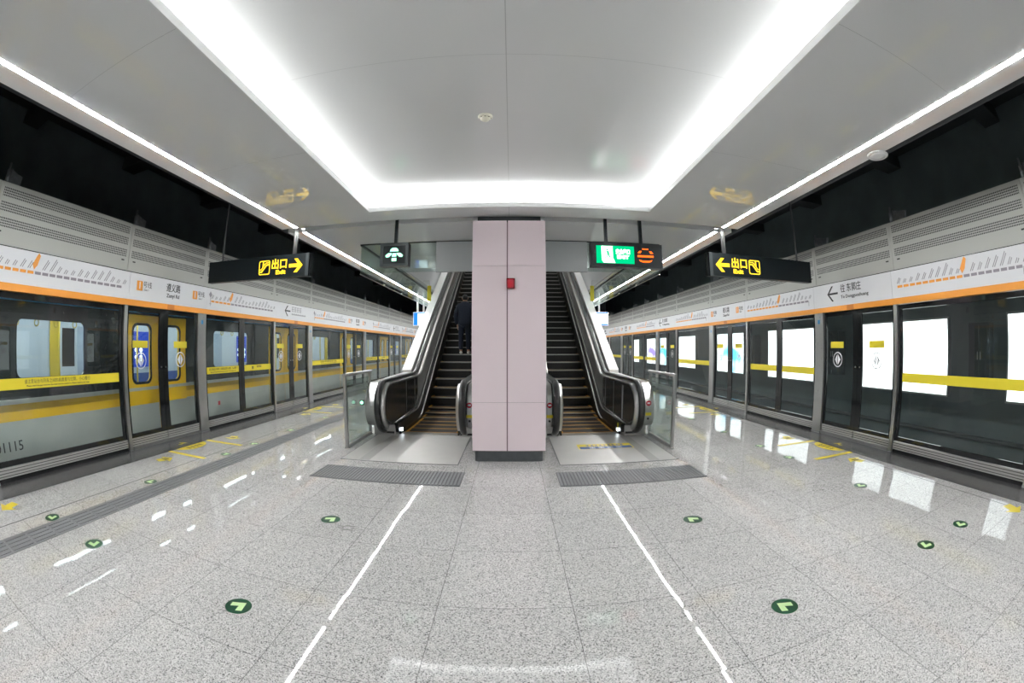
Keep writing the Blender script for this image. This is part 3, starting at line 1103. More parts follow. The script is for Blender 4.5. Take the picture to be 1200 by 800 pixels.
for side in (-1, 1):
    sd = SIDES[side]
    n_bay = 0
    for k, d in enumerate(DOORS):
        wy = WIDE[k]
        y0, y1 = d + 0.045, wy - 0.13
        fw = round(y1 - y0, 3)
        put(('door', fw), make_door, (fw,), '%s closed sliding glass door pair from the camera on the %s' % (nth(k), sd), side, y0, y1)
        if k:
            put('thin', make_post, (0.075, 0.05), 'thin steel post before the %s door pair on the %s' % (nth(k), sd), side, d, d)
        put('wide', make_post, (0.25, 0.06), 'wide steel post behind the %s door pair on the %s' % (nth(k), sd), side, wy, wy)
        b0 = wy + 0.13
        b1 = (DOORS[k + 1] if k + 1 < len(DOORS) else FAR - 0.05) - 0.045
        bw = round(b1 - b0, 3)
        put(('bay', bw, k in MULL), make_bay, (bw, k in MULL), '%s fixed glass screen with yellow band, from the camera, %s' % (nth(k), sd), side, b0, b1)
        # header
        h0, h1 = d + 0.02, d + 2.10
        m0, m1 = h1, (DOORS[k + 1] + 0.02 if k + 1 < len(DOORS) else FAR - 0.02)
        hw, mw = round(h1 - h0, 3), round(m1 - m0, 3)
        name_here = (k % 2 == 1) if side < 0 else (k % 2 == 0)
        if name_here:
            put(('name', hw), make_name_sign, (hw,), 'white station name sign over the %s door pair on the %s' % (nth(k), sd), side, h0, h1)
        else:
            put(('dir', hw, side), make_direction_sign, (hw, side > 0), 'white direction sign with arrow over the %s door pair on the %s' % (nth(k), sd), side, h0, h1)
        put(('map', mw, side), make_map, (mw, side > 0), 'white route map sign over the %s glass screen on the %s' % (nth(k), sd), side, m0, m1)
        # louvres
        lp = [(d - 0.02, d + 2.06), (d + 2.06, (DOORS[k + 1] - 0.02) if k + 1 < len(DOORS) else FAR - 0.02)]
        if lp[1][1] - lp[1][0] > 3.0:
            c = (lp[1][0] + lp[1][1]) / 2
            lp = [lp[0], (lp[1][0], c), (c, lp[1][1])]
        for j, (a, b) in enumerate(lp):
            lw = round(b - a, 3)
            wh = ('over the %s door pair' % nth(k)) if j == 0 else ('over the %s glass screen%s' % (nth(k), '' if len(lp) == 2 else (', nearer half' if j == 1 else ', farther half')))
            put(('louvre', lw), make_louvre, (lw,), 'grey perforated louvre panel %s on the %s' % (wh, sd), side, a, b)

# ------------------------------------------------------------------ floor things
def at_floor(name, bm, mats, label, cat, group=None, loc=(0, 0, 0), rotz=0):
    o = obj(name, bm, mats)
    o.location = loc
    o.rotation_euler = (0, 0, rotz)
    return tag(o, label, cat, group)

# guidance strip on the train side
o = BM()
for k in range(115):
    y = BACK + 0.3 * k
    if y + 0.3 > FAR:
        break
    box(o, -3.94, -3.60, y + 0.002, y + 0.298, 0.0, 0.002)
    for q in range(4):
        x = -3.895 + q * 0.075
        box(o, x, x + 0.03, y + 0.02, y + 0.28, 0.002, 0.006)
at_floor('tactile_strip', o, 'tactile', 'long grey guidance strip on the floor along the train side', 'tactile paving')
for s in (-1, 1):
    bm = BM()
    x0, x1 = (-2.375, -0.535) if s < 0 else (0.575, 2.36)
    box(bm, x0, x1, 4.62, 5.20, 0.0, 0.002, 1)
    n = 44
    for k in range(n):
        x = x0 + (x1 - x0) * (k + 0.2) / n
        box(bm, x, x + 0.026, 4.64, 5.18, 0.002, 0.0075)
    at_floor('tactile_mat', bm, ['tactile', 'tactile_dk'], 'grey ribbed warning mat on the floor before the %s escalator' % ('left' if s < 0 else 'right'), 'tactile paving', 'ribbed mats before the escalators')

# green floor markers
def make_marker():
    t = thing('floor_marker', '', 'floor marker', 'green arrow markers on the floor')
    bm = BM()
    lathe(bm, [(0.095, 0.0), (0.095, 0.0022), (0.092, 0.0034), (0.089, 0.0036)], 32)
    obj('rim', bm, 'steel', t)
    bm = BM()
    prism(bm, circle(0, 0, 0.0905, 32), 'z', 0.0036, 0.0042)
    obj('disc', bm, 'green_dk', t)
    bm = BM()
    prism(bm, [(0.062, 0.0), (-0.012, 0.062), (-0.045, 0.034), (0.002, 0.0), (-0.045, -0.034), (-0.012, -0.062)], 'z', 0.0042, 0.005)
    obj('arrow', bm, 'green_lt', t)
    return t
mk = make_marker()
mk_used = False
def marker(x, y, rz, label):
    global mk_used
    if not mk_used:
        mk_used = True
        mk.location = (x, y, 0)
        mk.rotation_euler = (0, 0, rz)
        mk['label'] = label
        return
    dup(mk, label, (x, y, 0), rz)
R = math.radians
for s, nm, x in ((-1, 'left', -1.57), (1, 'right', 1.645)):
    for k, y in enumerate((1.81, 3.41)):
        marker(x, y, R(60 if s < 0 else 120), 'green arrow marker before the %s escalator, %s' % (nm, ('nearer the camera', 'nearer the ribbed mat')[k]))
marker(-3.18, 1.772, R(-35), 'green arrow marker right of the grey guidance strip near the camera')
marker(3.21, 1.788, R(-150), 'green arrow marker at the camera end, inside the row of the empty-track side')
for k, y in enumerate((1.76, 3.378, 5.055, 5.858, 7.17, 8.8, 10.4, 12.0)):
    marker(-4.03, y, R((-35, -145, 20, 150, 20, 150, 20, 150)[k]), '%s green arrow marker of the row between black joint and guidance strip' % nth(k))
for k, y in enumerate((1.774, 3.381, 4.963, 5.80, 7.09, 8.7, 10.3, 11.9)):
    marker(3.865, y, R(200 if k < 2 else 0), '%s green arrow marker of the row along the empty-track side' % nth(k))

# yellow floor markings
def strip(x0, y0, x1, y1, wd, label):
    d = Vector((x1 - x0, y1 - y0)).normalized()
    n = Vector((-d.y, d.x)) * wd / 2
    a, b = Vector((x0, y0)), Vector((x1, y1))
    bm = BM()
    prism(bm, [tuple(a + n), tuple(a - n), tuple(b - n), tuple(b + n)], 'z', 0.0003, 0.0014)
    at_floor('floor_stripe', bm, 'yellow_floor', label, 'floor marking', 'yellow stripes before the doors')
def floor_text(parent, body, size, x, y, rz):
    me = text_mesh(body, size, 0.0, 'ink')
    link('lettering', me, parent, (x, y, 0.003), (-math.pi / 2, 0, rz))
for s in (-1, 1):
    sd = SIDES[s]
    for k, d in enumerate(DOORS[1:6]):
        kk = k + 1
        nm = '%s door pair on the %s' % (nth(kk), sd)
        c = d + 0.93
        xo, xi = s * 4.94, s * 4.24
        strip(s * 4.95, c - 0.53, s * 4.16, c - 0.53, 0.085, 'yellow stripe at the near edge of the %s' % nm)
        strip(s * 4.95, c + 0.46, s * 4.16, c + 0.46, 0.085, 'yellow stripe at the far edge of the %s' % nm)
        # half-oval notice
        t = thing('floor_sticker', 'yellow rounded floor sticker in front of the %s' % nm, 'floor marking', 'yellow floor stickers', (s * 4.94, c - 0.02, 0))
        bm = BM()
        pts = [(0, -0.36)] + [(-s * 0.23 * math.sin(math.pi * q / 14), -0.36 * math.cos(math.pi * q / 14)) for q in range(1, 14)] + [(0, 0.36)]
        prism(bm, pts, 'z', 0.0004, 0.0015)
        obj('film', bm, 'yellow_floor', t)
        bm = BM()
        for q in range(4):
            yy = -0.18 + q * 0.10
            for u in (0.06, 0.10, 0.14):
                x0, x1 = sorted((-s * u, -s * (u + 0.018)))
                box(bm, x0, x1, yy, yy + 0.065, 0.0015, 0.0021)
            x0, x1 = sorted((-s * 0.06, -s * 0.158))
            box(bm, x0, x1, yy + 0.022, yy + 0.036, 0.0015, 0.0021)
        obj('print', bm, 'ink', t)
        # arrow before the post
        bm = BM()
        for (cy, e) in ((c - 0.92, 'near'), (c + 0.88, 'far')):
            bm = BM()
            cx = s * 4.66
            pts = [(-0.13, 0.0), (0.0, 0.16), (0.0, 0.07), (0.14, 0.07), (0.14, -0.07), (0.0, -0.07), (0.0, -0.16)]
            a = R(70) * (1 if e == 'near' else -1) * (-s) + (0 if s > 0 else math.pi)
            prism(bm, [(cx + p[0] * math.cos(a) - p[1] * math.sin(a), cy + p[0] * math.sin(a) + p[1] * math.cos(a)) for p in pts], 'z', 0.0003, 0.0014)
            t2 = thing('floor_arrow', 'yellow floor arrow, %s side of the %s' % (e, nm), 'floor marking', 'yellow floor arrows')
            obj('film', bm, 'yellow_floor', t2)
            bm = BM()
            box(bm, cx - 0.05, cx + 0.05, cy - 0.04, cy - 0.01, 0.0015, 0.002)
            box(bm, cx - 0.05, cx + 0.05, cy + 0.01, cy + 0.04, 0.0015, 0.002)
            obj('print', bm, 'ink', t2)
        bm = BM()
        cx, cy = s * 5.2, c
        prism(bm, [(cx - s * 0.04, cy - 0.10), (cx - s * 0.04, cy), (cx + s * 0.06, cy + 0.02), (cx + s * 0.01, cy + 0.06), (cx - s * 0.08, cy + 0.10), (cx - s * 0.06, cy + 0.02), (cx - s * 0.09, cy - 0.06)], 'z', 0.0003, 0.0014)
        at_floor('foot_arrow', bm, 'yellow_floor', 'small yellow arrow on the dark granite at the %s' % nm, 'floor marking', 'small arrows on the dark edge')
for s in (-1, 1):
    bm = BM()
    cx, cy = s * 4.70, 1.42
    pts = [(-0.13, 0.0), (0.0, 0.16), (0.0, 0.07), (0.14, 0.07), (0.14, -0.07), (0.0, -0.07), (0.0, -0.16)]
    a = R(-70) * (-s) + (0 if s > 0 else math.pi)
    prism(bm, [(cx + p[0] * math.cos(a) - p[1] * math.sin(a), cy + p[0] * math.sin(a) + p[1] * math.cos(a)) for p in pts], 'z', 0.0003, 0.0014)
    at_floor('floor_arrow', bm, 'yellow_floor', 'yellow floor arrow at the picture edge by the nearest glass screen on the %s' % SIDES[s], 'floor marking', 'yellow floor arrows')
bm = BM()
for q in range(7):
    a = q * 0.9
    prism(bm, circle(0.06 * math.cos(a), 0.05 * math.sin(a), 0.035 + 0.012 * math.sin(q * 2.3), 12, 0.012), 'z', 0.0002, 0.0005 + 0.00003 * q)
# worn grey scuff beside the left marker
at_floor('floor_scuff', bm, 'grime', 'grey scuff on the floor right of the marker before the left escalator', 'stain', None, (-1.36, 3.28, 0))

# ------------------------------------------------------------------ escalators
S30 = math.tan(math.radians(30))
NOSE0 = 9.75                         # y where the nose line leaves the floor
COMB = 7.63
TOPY = 19.5
def arc(cy, cz, r, a0, a1, n):
    return [(cy + r * math.cos(math.radians(a0 + (a1 - a0) * k / n)), cz + r * math.sin(math.radians(a0 + (a1 - a0) * k / n))) for k in range(n + 1)]

def bend(y_knee, z_flat, r, y_from, y_to, n=10):
    """flat at z_flat, then 30 degrees up, rounded with radius r around the knee"""
    tl = r * math.tan(math.radians(15))
    pts = [(y_from, z_flat)]
    pts += [(y_knee - tl + r * math.sin(math.radians(30 * k / n)), z_flat + r * (1 - math.cos(math.radians(30 * k / n)))) for k in range(n + 1)]
    pts.append((y_to, z_flat + (y_to - y_knee) * S30))
    return pts

HR_Y0, HR_R, HR_CZ = 7.12, 0.43, 0.55
def newel(r, a0=235):
    return arc(HR_Y0, HR_CZ, r, a0, 90, 22)

def handrail_path(off=0.0):
    p = [(HR_Y0 + 0.30, HR_CZ - HR_R + off * 0 + 0.02)] if off == 0 else []
    pts = arc(HR_Y0, HR_CZ, HR_R - off, 262 if off == 0 else 262, 90, 26)
    flat_z = HR_CZ + HR_R - off
    b = bend(9.58, flat_z, 0.9, HR_Y0 + 0.2, TOPY)
    return pts + b

def step_mesh():
    bm = BM()
    w = 0.99
    # local: nose at y=0, tread going +y for 0.395, top z=0
    box(bm, -w / 2 + 0.05, w / 2 - 0.05, 0.064, 0.36, -0.03, -0.001, 0)
    for s in (-1, 1):
        x0, x1 = sorted((s * w / 2, s * (w / 2 - 0.05)))
        box(bm, x0, x1, 0.012, 0.395, -0.03, 0.0, 2)
    box(bm, -w / 2 + 0.05, w / 2 - 0.05, 0.012, 0.065, -0.03, 0.0, 2)
    box(bm, -w / 2 + 0.05, w / 2 - 0.05, 0.36, 0.395, -0.03, 0.0, 0)
    box(bm, -w / 2, w / 2, 0.0, 0.012, -0.03, 0.0, 3)
    # curved riser
    n = 6
    for k in range(n):
        z0, z1 = -0.03 - 0.20 * k / n, -0.03 - 0.20 * (k + 1) / n
        y0 = 0.004 + 0.03 * math.sin(math.pi * (k + 0.5) / n * 0.5)
        box(bm, -w / 2, w / 2, y0, y0 + 0.02, z1, z0, 1)
    return mesh_of('step', bm, ['step', 'riser', 'step_yellow', 'step_edge'])
STEP = step_mesh()

def escalator(side, label):
    """side -1 left, +1 right; outer balustrade is away from the column"""
    t = thing('escalator', label, 'escalator', 'pair of escalators beside the column', (side * 1.41, COMB, 0))
    ox, oy = side * 1.41, COMB
    def add(name, bm, mats, bevel=0.0, lb=None):
        bmesh.ops.translate(bm, verts=bm.verts, vec=(-ox, -oy, 0))
        o = obj(name, bm, mats, t, bevel)
        if lb:
            o['label'] = lb
        return o
    # landing plate set in the floor
    x0, x1 = sorted((side * 0.66, side * 2.32))
    bm = BM()
    ring_prism(bm, [(x0, 5.53), (x1, 5.53), (x1, COMB), (x0, COMB)], [(x0 + 0.012, 5.542), (x1 - 0.012, 5.542), (x1 - 0.012, COMB - 0.012), (x0 + 0.012, COMB - 0.012)], 'z', 0.0, 0.004)
    add('plate_frame', bm, 'plinth')
    bm = BM()
    box(bm, x0 + 0.012, x1 - 0.012, 5.542, COMB - 0.012, 0.0, 0.003)
    lp = add('landing_plate', bm, 'plate')
    bm = BM()
    xa, xb = sorted((side * 1.90, side * 2.05))
    box(bm, xa, xb, 5.56, 7.30, 0.003, 0.0036)
    xa, xb = sorted((side * 1.55, side * 1.90))
    add('worn_band', bm, 'plate_dark')
    bm = BM()
    xa, xb = sorted((side * 0.915, side * 1.915))
    box(bm, xa, xb, 7.44, 7.64, 0.003, 0.006)
    for k in range(50):
        x = xa + (k + 0.3) * (xb - xa) / 50
        box(bm, x, x + 0.010, 7.64, 7.70, 0.0, 0.005)
    add('comb_plate', bm, 'steel')
    # steps
    ys = [COMB + 0.08 + 0.387 * k for k in range(5)]
    zs = [-0.004, -0.004, -0.002, 0.004, 0.035]
    y, z = 9.62, 0.085
    ys.append(y); zs.append(z)
    y = 9.98
    while y < TOPY - 0.6:
        ys.append(y)
        zs.append((y - NOSE0) * S30 + 0.02)
        y += 0.3464
    for yy, zz in zip(ys, zs):
        link('step', STEP, t, (0, yy - oy, zz))
    # skirts
    bl = bend(9.27, 0.05, 1.0, 7.50, TOPY)
    bu = bend(9.16, 0.24, 0.9, 7.28, TOPY)
    for sg, xs in (('outer', 1.925), ('inner', 0.905)):
        d = 1 if sg == 'outer' else -1
        xs_ = side * xs
        # lower skirt wall
        bm = BM()
        poly = [(7.46, 0.0)] + bl + [(TOPY, -0.2 + (TOPY - NOSE0) * S30), (10.2, -0.2)]
        a, b = sorted((xs_, xs_ + side * d * 0.03))
        prism(bm, poly, 'x', a, b)
        add('skirt_panel', bm, 'skirt')
        bm = BM()
        sweep_yz(bm, bl[1:], [(-0.014, -0.006), (0.014, -0.006), (0.014, 0.007), (-0.014, 0.007)], xs_)
        add('skirt_guard', bm, 'steel')
        # upper skirt between lower bead and balustrade panel
        bm = BM()
        poly = [(7.40, 0.05)] + bl[1:] + list(reversed(bu[1:])) + [(7.36, 0.20)]
        a, b = sorted((xs_ + side * d * 0.012, xs_ + side * d * 0.09))
        prism(bm, poly, 'x', a, b)
        add('inner_deck', bm, 'skirt')
        bm = BM()
        sweep_yz(bm, bu, [(-0.008, -0.004), (0.008, -0.004), (0.008, 0.006), (-0.008, 0.006)], xs_ + side * d * 0.03)
        add('deck_bead', bm, 'steel')
        # balustrade panel
        hx = side * (2.11 if sg == 'outer' else 0.735)
        off = 0.085
        hp = arc(HR_Y0, HR_CZ, HR_R - off - 0.01, 215, 90, 16) + bend(9.62, HR_CZ + HR_R - off, 0.9, HR_Y0 + 0.3, TOPY)
        poly_low = [p for p in hp if p[0] <= 9.3]
        cut = 9.30
        a, b = sorted((xs_ + side * d * 0.075, xs_ + side * d * 0.10))
        bm = BM()
        low = [(7.0, 0.24), (cut, 0.24 + 0.06)]
        prism(bm, poly_low + [(cut, 0.895), (cut, 0.30), (7.22, 0.23)], 'x', a, b)
        add('balustrade_panel', bm, 'balus')
        bm = BM()
        up = [p for p in hp if p[0] > 9.3]
        ub = [p for p in bu if p[0] > 9.0]
        prism(bm, [(cut + 0.004, 0.895)] + up + [(TOPY, 0.24 + (TOPY - 9.16) * S30), (9.75, 0.24 + 0.59 * S30), (cut + 0.004, 0.33)], 'x', a, b)
        add('balustrade_panel', bm, 'balus2')
        bm = BM()
        for yy in (8.25, 9.0):
            box(bm, *sorted((xs_ + side * d * 0.071, xs_ + side * d * 0.076)), yy, yy + 0.012, 0.25, 0.89)
        add('panel_joint', bm, 'steel_dark')
        # handrail, guide
        bm = BM()
        prof = [(0.055 * math.cos(2 * math.pi * k / 12), 0.034 * math.sin(2 * math.pi * k / 12)) for k in range(12)]
        sweep_yz(bm, handrail_path(0.0), prof, hx)
        hr = add('handrail', bm, 'rubber')
        bm = BM()
        gx = sorted((xs_ + side * d * 0.070, hx + side * d * 0.02))
        wv = abs(gx[1] - gx[0]) / 2
        mid = (gx[0] + gx[1]) / 2
        g = arc(HR_Y0, HR_CZ, HR_R - 0.03, 245, 95, 22)
        sweep_yz(bm, g, [(-wv, -0.055), (wv, -0.055), (wv, 0.0), (-wv, 0.0)], mid)
        add('newel_cap', bm, 'steel')
        bm = BM()
        gp = bend(9.60, HR_CZ + HR_R - 0.045, 0.9, HR_Y0, TOPY)
        sweep_yz(bm, gp, [(-wv, -0.015), (wv, -0.015), (wv, 0.0), (-wv, 0.0)], mid)
        add('handrail_guide', bm, 'steel')
        # housing beyond the handrail
        ha, hb = sorted((hx + side * d * 0.06, side * (2.385 if sg == 'outer' else 0.60)))
        bm = BM()
        front = arc(HR_Y0 + 0.16, HR_CZ - 0.02, HR_R - 0.02, 225, 92, 18)
        front = [(7.345, 0.16)] + front
        poly = front + [(9.62, 0.985), (9.62, 0.16)]
        prism(bm, poly, 'x', ha, hb)
        add('newel_housing', bm, 'steel', 0.004)
        bm = BM()
        ba, bb = sorted((side * (2.385 if sg == 'outer' else 0.60), xs_ + side * d * 0.075))
        box(bm, ba, bb, 7.335, 7.60, 0.0, 0.185)
        add('newel_base', bm, 'plate', 0.004)
        bm = BM()
        box(bm, hx - 0.10, hx + 0.10, 7.322, 7.340, 0.035, 0.070)
        add('inlet_slot', bm, 'clip')
        # comb lamp
        bm = BM()
        cx = xs_ - side * d * 0.004
        box(bm, cx - 0.012, cx + 0.012, 7.52, 7.57, 0.05, 0.10)
        if sg == 'outer':
            add('comb_lamp', bm, 'e_comb')
        else:
            bm.free()
        # white clad parapet on the outside
        if sg == 'outer':
            pa, pb = sorted((side * 2.21, side * 2.43))
            top = bend(9.62, 1.0, 0.6, 9.62, 23.0)
            top = [p for p in top if p[0] >= 9.62]
            bm = BM()
            poly = [(9.62, 0.0), (9.62, 1.0)] + [(p[0], p[1] + 0.03) for p in top] + [(23.0, 6.0), (18.0, 0.0)]
            prism(bm, poly, 'x', pa, pb)
            add('parapet', bm, 'clad')
        else:
            pa, pb = sorted((side * 0.55, side * 0.66))
            top = [p for p in bend(9.62, 1.0, 0.6, 9.62, TOPY) if p[0] >= 9.62]
            bm = BM()
            prism(bm, [(9.62, 0.0), (9.62, 1.0)] + top + [(TOPY, 5.5), (16.0, 0.0)], 'x', pa, pb)
            add('parapet', bm, 'balus2')
        # warning stickers on the newel front
        sxm = (ha + hb) / 2
        def on_front(z):
            rr = HR_R - 0.02
            dz = z - (HR_CZ - 0.02)
            return HR_Y0 + 0.16 - math.sqrt(max(0.0, rr * rr - dz * dz))
        if not (side < 0 and sg == 'outer'):
            z = 0.62
            yy = on_front(z)
            bm = BM()
            prism(bm, circle(sxm, z, 0.045, 20), 'y', yy - 0.012, yy - 0.004)
            st = add('warning_sign', bm, 'red')
            bm = BM()
            box(bm, sxm - 0.025, sxm + 0.025, yy - 0.014, yy - 0.011, z - 0.012, z + 0.014)
            bmesh.ops.translate(bm, verts=bm.verts, vec=(-ox, -oy, 0))
            obj('print', bm, 'white', st)
            bm = BM()
            box(bm, sxm - 0.05, sxm + 0.05, on_front(0.44) - 0.012, on_front(0.44) - 0.002, 0.415, 0.465)
            add('notice', bm, 'yellow')
            bm = BM()
            tube(bm, [(sxm, on_front(0.36) - 0.02, 0.36), (sxm, on_front(0.36) + 0.01, 0.36)], 0.018)
            add('emergency_button', bm, 'clip')
        elif sg == 'outer':
            bm = BM()
            box(bm, -2.42, -2.36, 6.74, 6.80, 0.60, 0.68)
            g0 = add('traffic_light_box', bm, 'sign_black', 0.004)
            bm = BM()
            prism(bm, circle(-2.39, 0.64, 0.028, 16), 'y', 6.733, 6.741)
            bmesh.ops.translate(bm, verts=bm.verts, vec=(-ox, -oy, 0))
            obj('lamp', bm, 'e_greenw', g0)
    if side > 0:
        bm = BM()
        pts = []
        box(bm, 1.996, 2.0, 7.52, 7.60, 0.26, 0.87)
        add('safety_notice', bm, 'ink_grey')
        bm = BM()
        box(bm, 1.905, 1.925, 7.50, 7.53, 0.10, 0.20)
        add('safety_label', bm, 'yellow')
    # closing truss end under the incline
    bm = BM()
    a, b = sorted((side * 0.92, side * 1.91))
    prism(bm, [(7.72, -0.28), (9.6, -0.28), (TOPY, -0.45 + (TOPY - NOSE0) * S30), (TOPY, -0.9 + (TOPY - NOSE0) * S30), (10.0, -0.6), (7.72, -0.6)], 'x', a, b)
    add('truss', bm, 'black')
    return t
escalator(-1, 'dark escalator left of the pink column, with a person riding up')
escalator(1, 'dark empty escalator right of the pink column')
# upper landing closing the view
bm = BM()
box(bm, -2.43, 2.43, TOPY, 23.9, (TOPY - NOSE0) * S30 - 0.3, (TOPY - NOSE0) * S30)
struct('floor_upper', bm, 'plate', label='floor of the upper hall at the head of the escalators')

# sticker on the right landing plate
t = thing('floor_sticker', 'yellow and blue notice on the steel plate before the right escalator', 'floor marking', None, (1.48, 6.55, 0.004))
bm = BM()
box(bm, -0.43, 0.43, -0.17, 0.17, 0.0, 0.001)
obj('border', bm, 'yellow_floor', t)
bm = BM()
box(bm, -0.41, 0.41, -0.155, 0.0, 0.001, 0.0016)
obj('blue_field', bm, 'blue_floor', t)
bm = BM()
for q in range(9):
    x = -0.29 + q * 0.068
    for y in (0.035, 0.075, 0.115):
        box(bm, x, x + 0.05, y, y + 0.012, 0.001, 0.0018)
    box(bm, x + 0.02, x + 0.03, 0.035, 0.13, 0.001, 0.0018)
obj('upper_print', bm, 'blue_floor', t)
bm = BM()
for q in range(4):
    x = -0.26 + q * 0.14
    for y in (-0.13, -0.09, -0.05):
        box(bm, x, x + 0.09, y, y + 0.016, 0.0016, 0.0022)
    box(bm, x + 0.04, x + 0.052, -0.13, -0.03, 0.0016, 0.0022)
obj('lower_print', bm, 'white', t)

# glass handrails beside the escalators
for s, nm in ((-1, 'left'), (1, 'right')):
    x = s * 2.465
    t = thing('glass_barrier', 'low glass barrier with steel handrail left of the left escalator' if s < 0 else 'low glass barrier with steel handrail right of the right escalator', 'barrier', 'glass barriers beside the escalators', (x, 6.75, 0))
    y0, y1 = -0.55, 0.62
    for y in (y0, y1):
        bm = BM()
        prism(bm, rrect(-0.022, 0.022, y - 0.03, y + 0.03, 0.008, 3), 'z', 0.0, 1.10)
        po = obj('post', bm, 'steel', t)
        bm = BM()
        lathe(bm, [(0.045, 0.0), (0.045, 0.012), (0.03, 0.02)], 20, 0, (0, y, 0))
        obj('post_foot', bm, 'steel', po)
        bm = BM()
        for z in (0.2, 0.9):
            yy = y + (0.045 if y < 0 else -0.045)
            box(bm, -0.012, 0.012, min(yy - 0.02, y), max(yy + 0.02, y), z - 0.025, z + 0.025)
        obj('glass_clamp', bm, 'steel_dark', po)
    bm = BM()
    tube(bm, [(0, y0 - 0.06, 1.115), (0, y1 + 0.10, 1.115)], 0.026, 14)
    obj('handrail', bm, 'steel', t)
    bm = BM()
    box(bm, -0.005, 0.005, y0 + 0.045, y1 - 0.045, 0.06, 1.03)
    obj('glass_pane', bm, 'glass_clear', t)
    bm = BM()
    box(bm, -0.03, 0.03, y0 + 0.03, y1 - 0.03, 0.0, 0.05)
    obj('base_rail', bm, 'steel', t)

# ------------------------------------------------------------------ smoke barrier around the opening
t = thing('smoke_barrier', 'hanging glass smoke barrier under the soffit around the escalator opening', 'smoke barrier', None, (0, 7.15, 0))
Z0, Z1 = 2.80, CZ
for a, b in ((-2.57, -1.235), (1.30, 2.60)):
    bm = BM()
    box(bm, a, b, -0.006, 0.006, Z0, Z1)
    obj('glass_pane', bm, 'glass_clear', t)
bm = BM()
for a, b in ((-1.23, -0.005), (0.0, 1.295)):
    box(bm, a, b, -0.02, 0.02, Z0 - 0.012, Z1)
obj('fascia_panel', bm, 'fascia', t)
for s in (-1, 1):
    x = s * 2.585 + 0.0
    yy = 0.0
    for k in range(9):
        bm = BM()
        box(bm, x - 0.006, x + 0.006, yy + 0.006, yy + 1.49, Z0, Z1)
        obj('glass_pane', bm, 'glass_clear', t)
        bm = BM()
        box(bm, x - 0.012, x + 0.012, yy + 1.46, yy + 1.53, Z0 - 0.01, Z0 + 0.03)
        obj('clamp', bm, 'steel', t)
        yy += 1.5
    bm = BM()
    box(bm, x - 0.02, x + 0.02, 0, 13.5, Z1 - 0.025, Z1)
    obj('top_rail', bm, 'sign_black', t)
    bm = BM()
    box(bm, x - 0.008, x + 0.008, 0, 13.5, Z0 - 0.012, Z0)
    obj('bottom_edge', bm, 'steel', t)
bm = BM()
box(bm, -2.60, 2.60, -0.022, 0.022, Z1 - 0.014, Z1)
obj('top_rail', bm, 'sign_black', t)
for s in (-1, 1):
    t = thing('guard_board', 'yellow guard board hanging over the outer parapet of the %s escalator' % ('left' if s < 0 else 'right'), 'guard board', 'yellow guard boards', (s * 2.30, 12.15, 3.06))
    bm = BM()
    prism(bm, rrect(-0.055, 0.055, -0.22, 0.22, 0.02, 3), 'y', -0.012, 0.012)
    obj('board', bm, 'yellow', t)
    bm = BM()
    tube(bm, [(0, 0, 0.20), (0, 0, 0.36), (s * 0.19, 0, 0.36)], 0.008, 6)
    obj('hook', bm, 'steel', t)

# ------------------------------------------------------------------ hanging signs
SY = 5.90
def hanging_rods(t, xs, z0, z1, r, mname):
    for x in xs:
        bm = BM()
        tube(bm, [(x, 0, z0), (x, 0, z1)], r, 12)
        obj('rod', bm, mname, t)

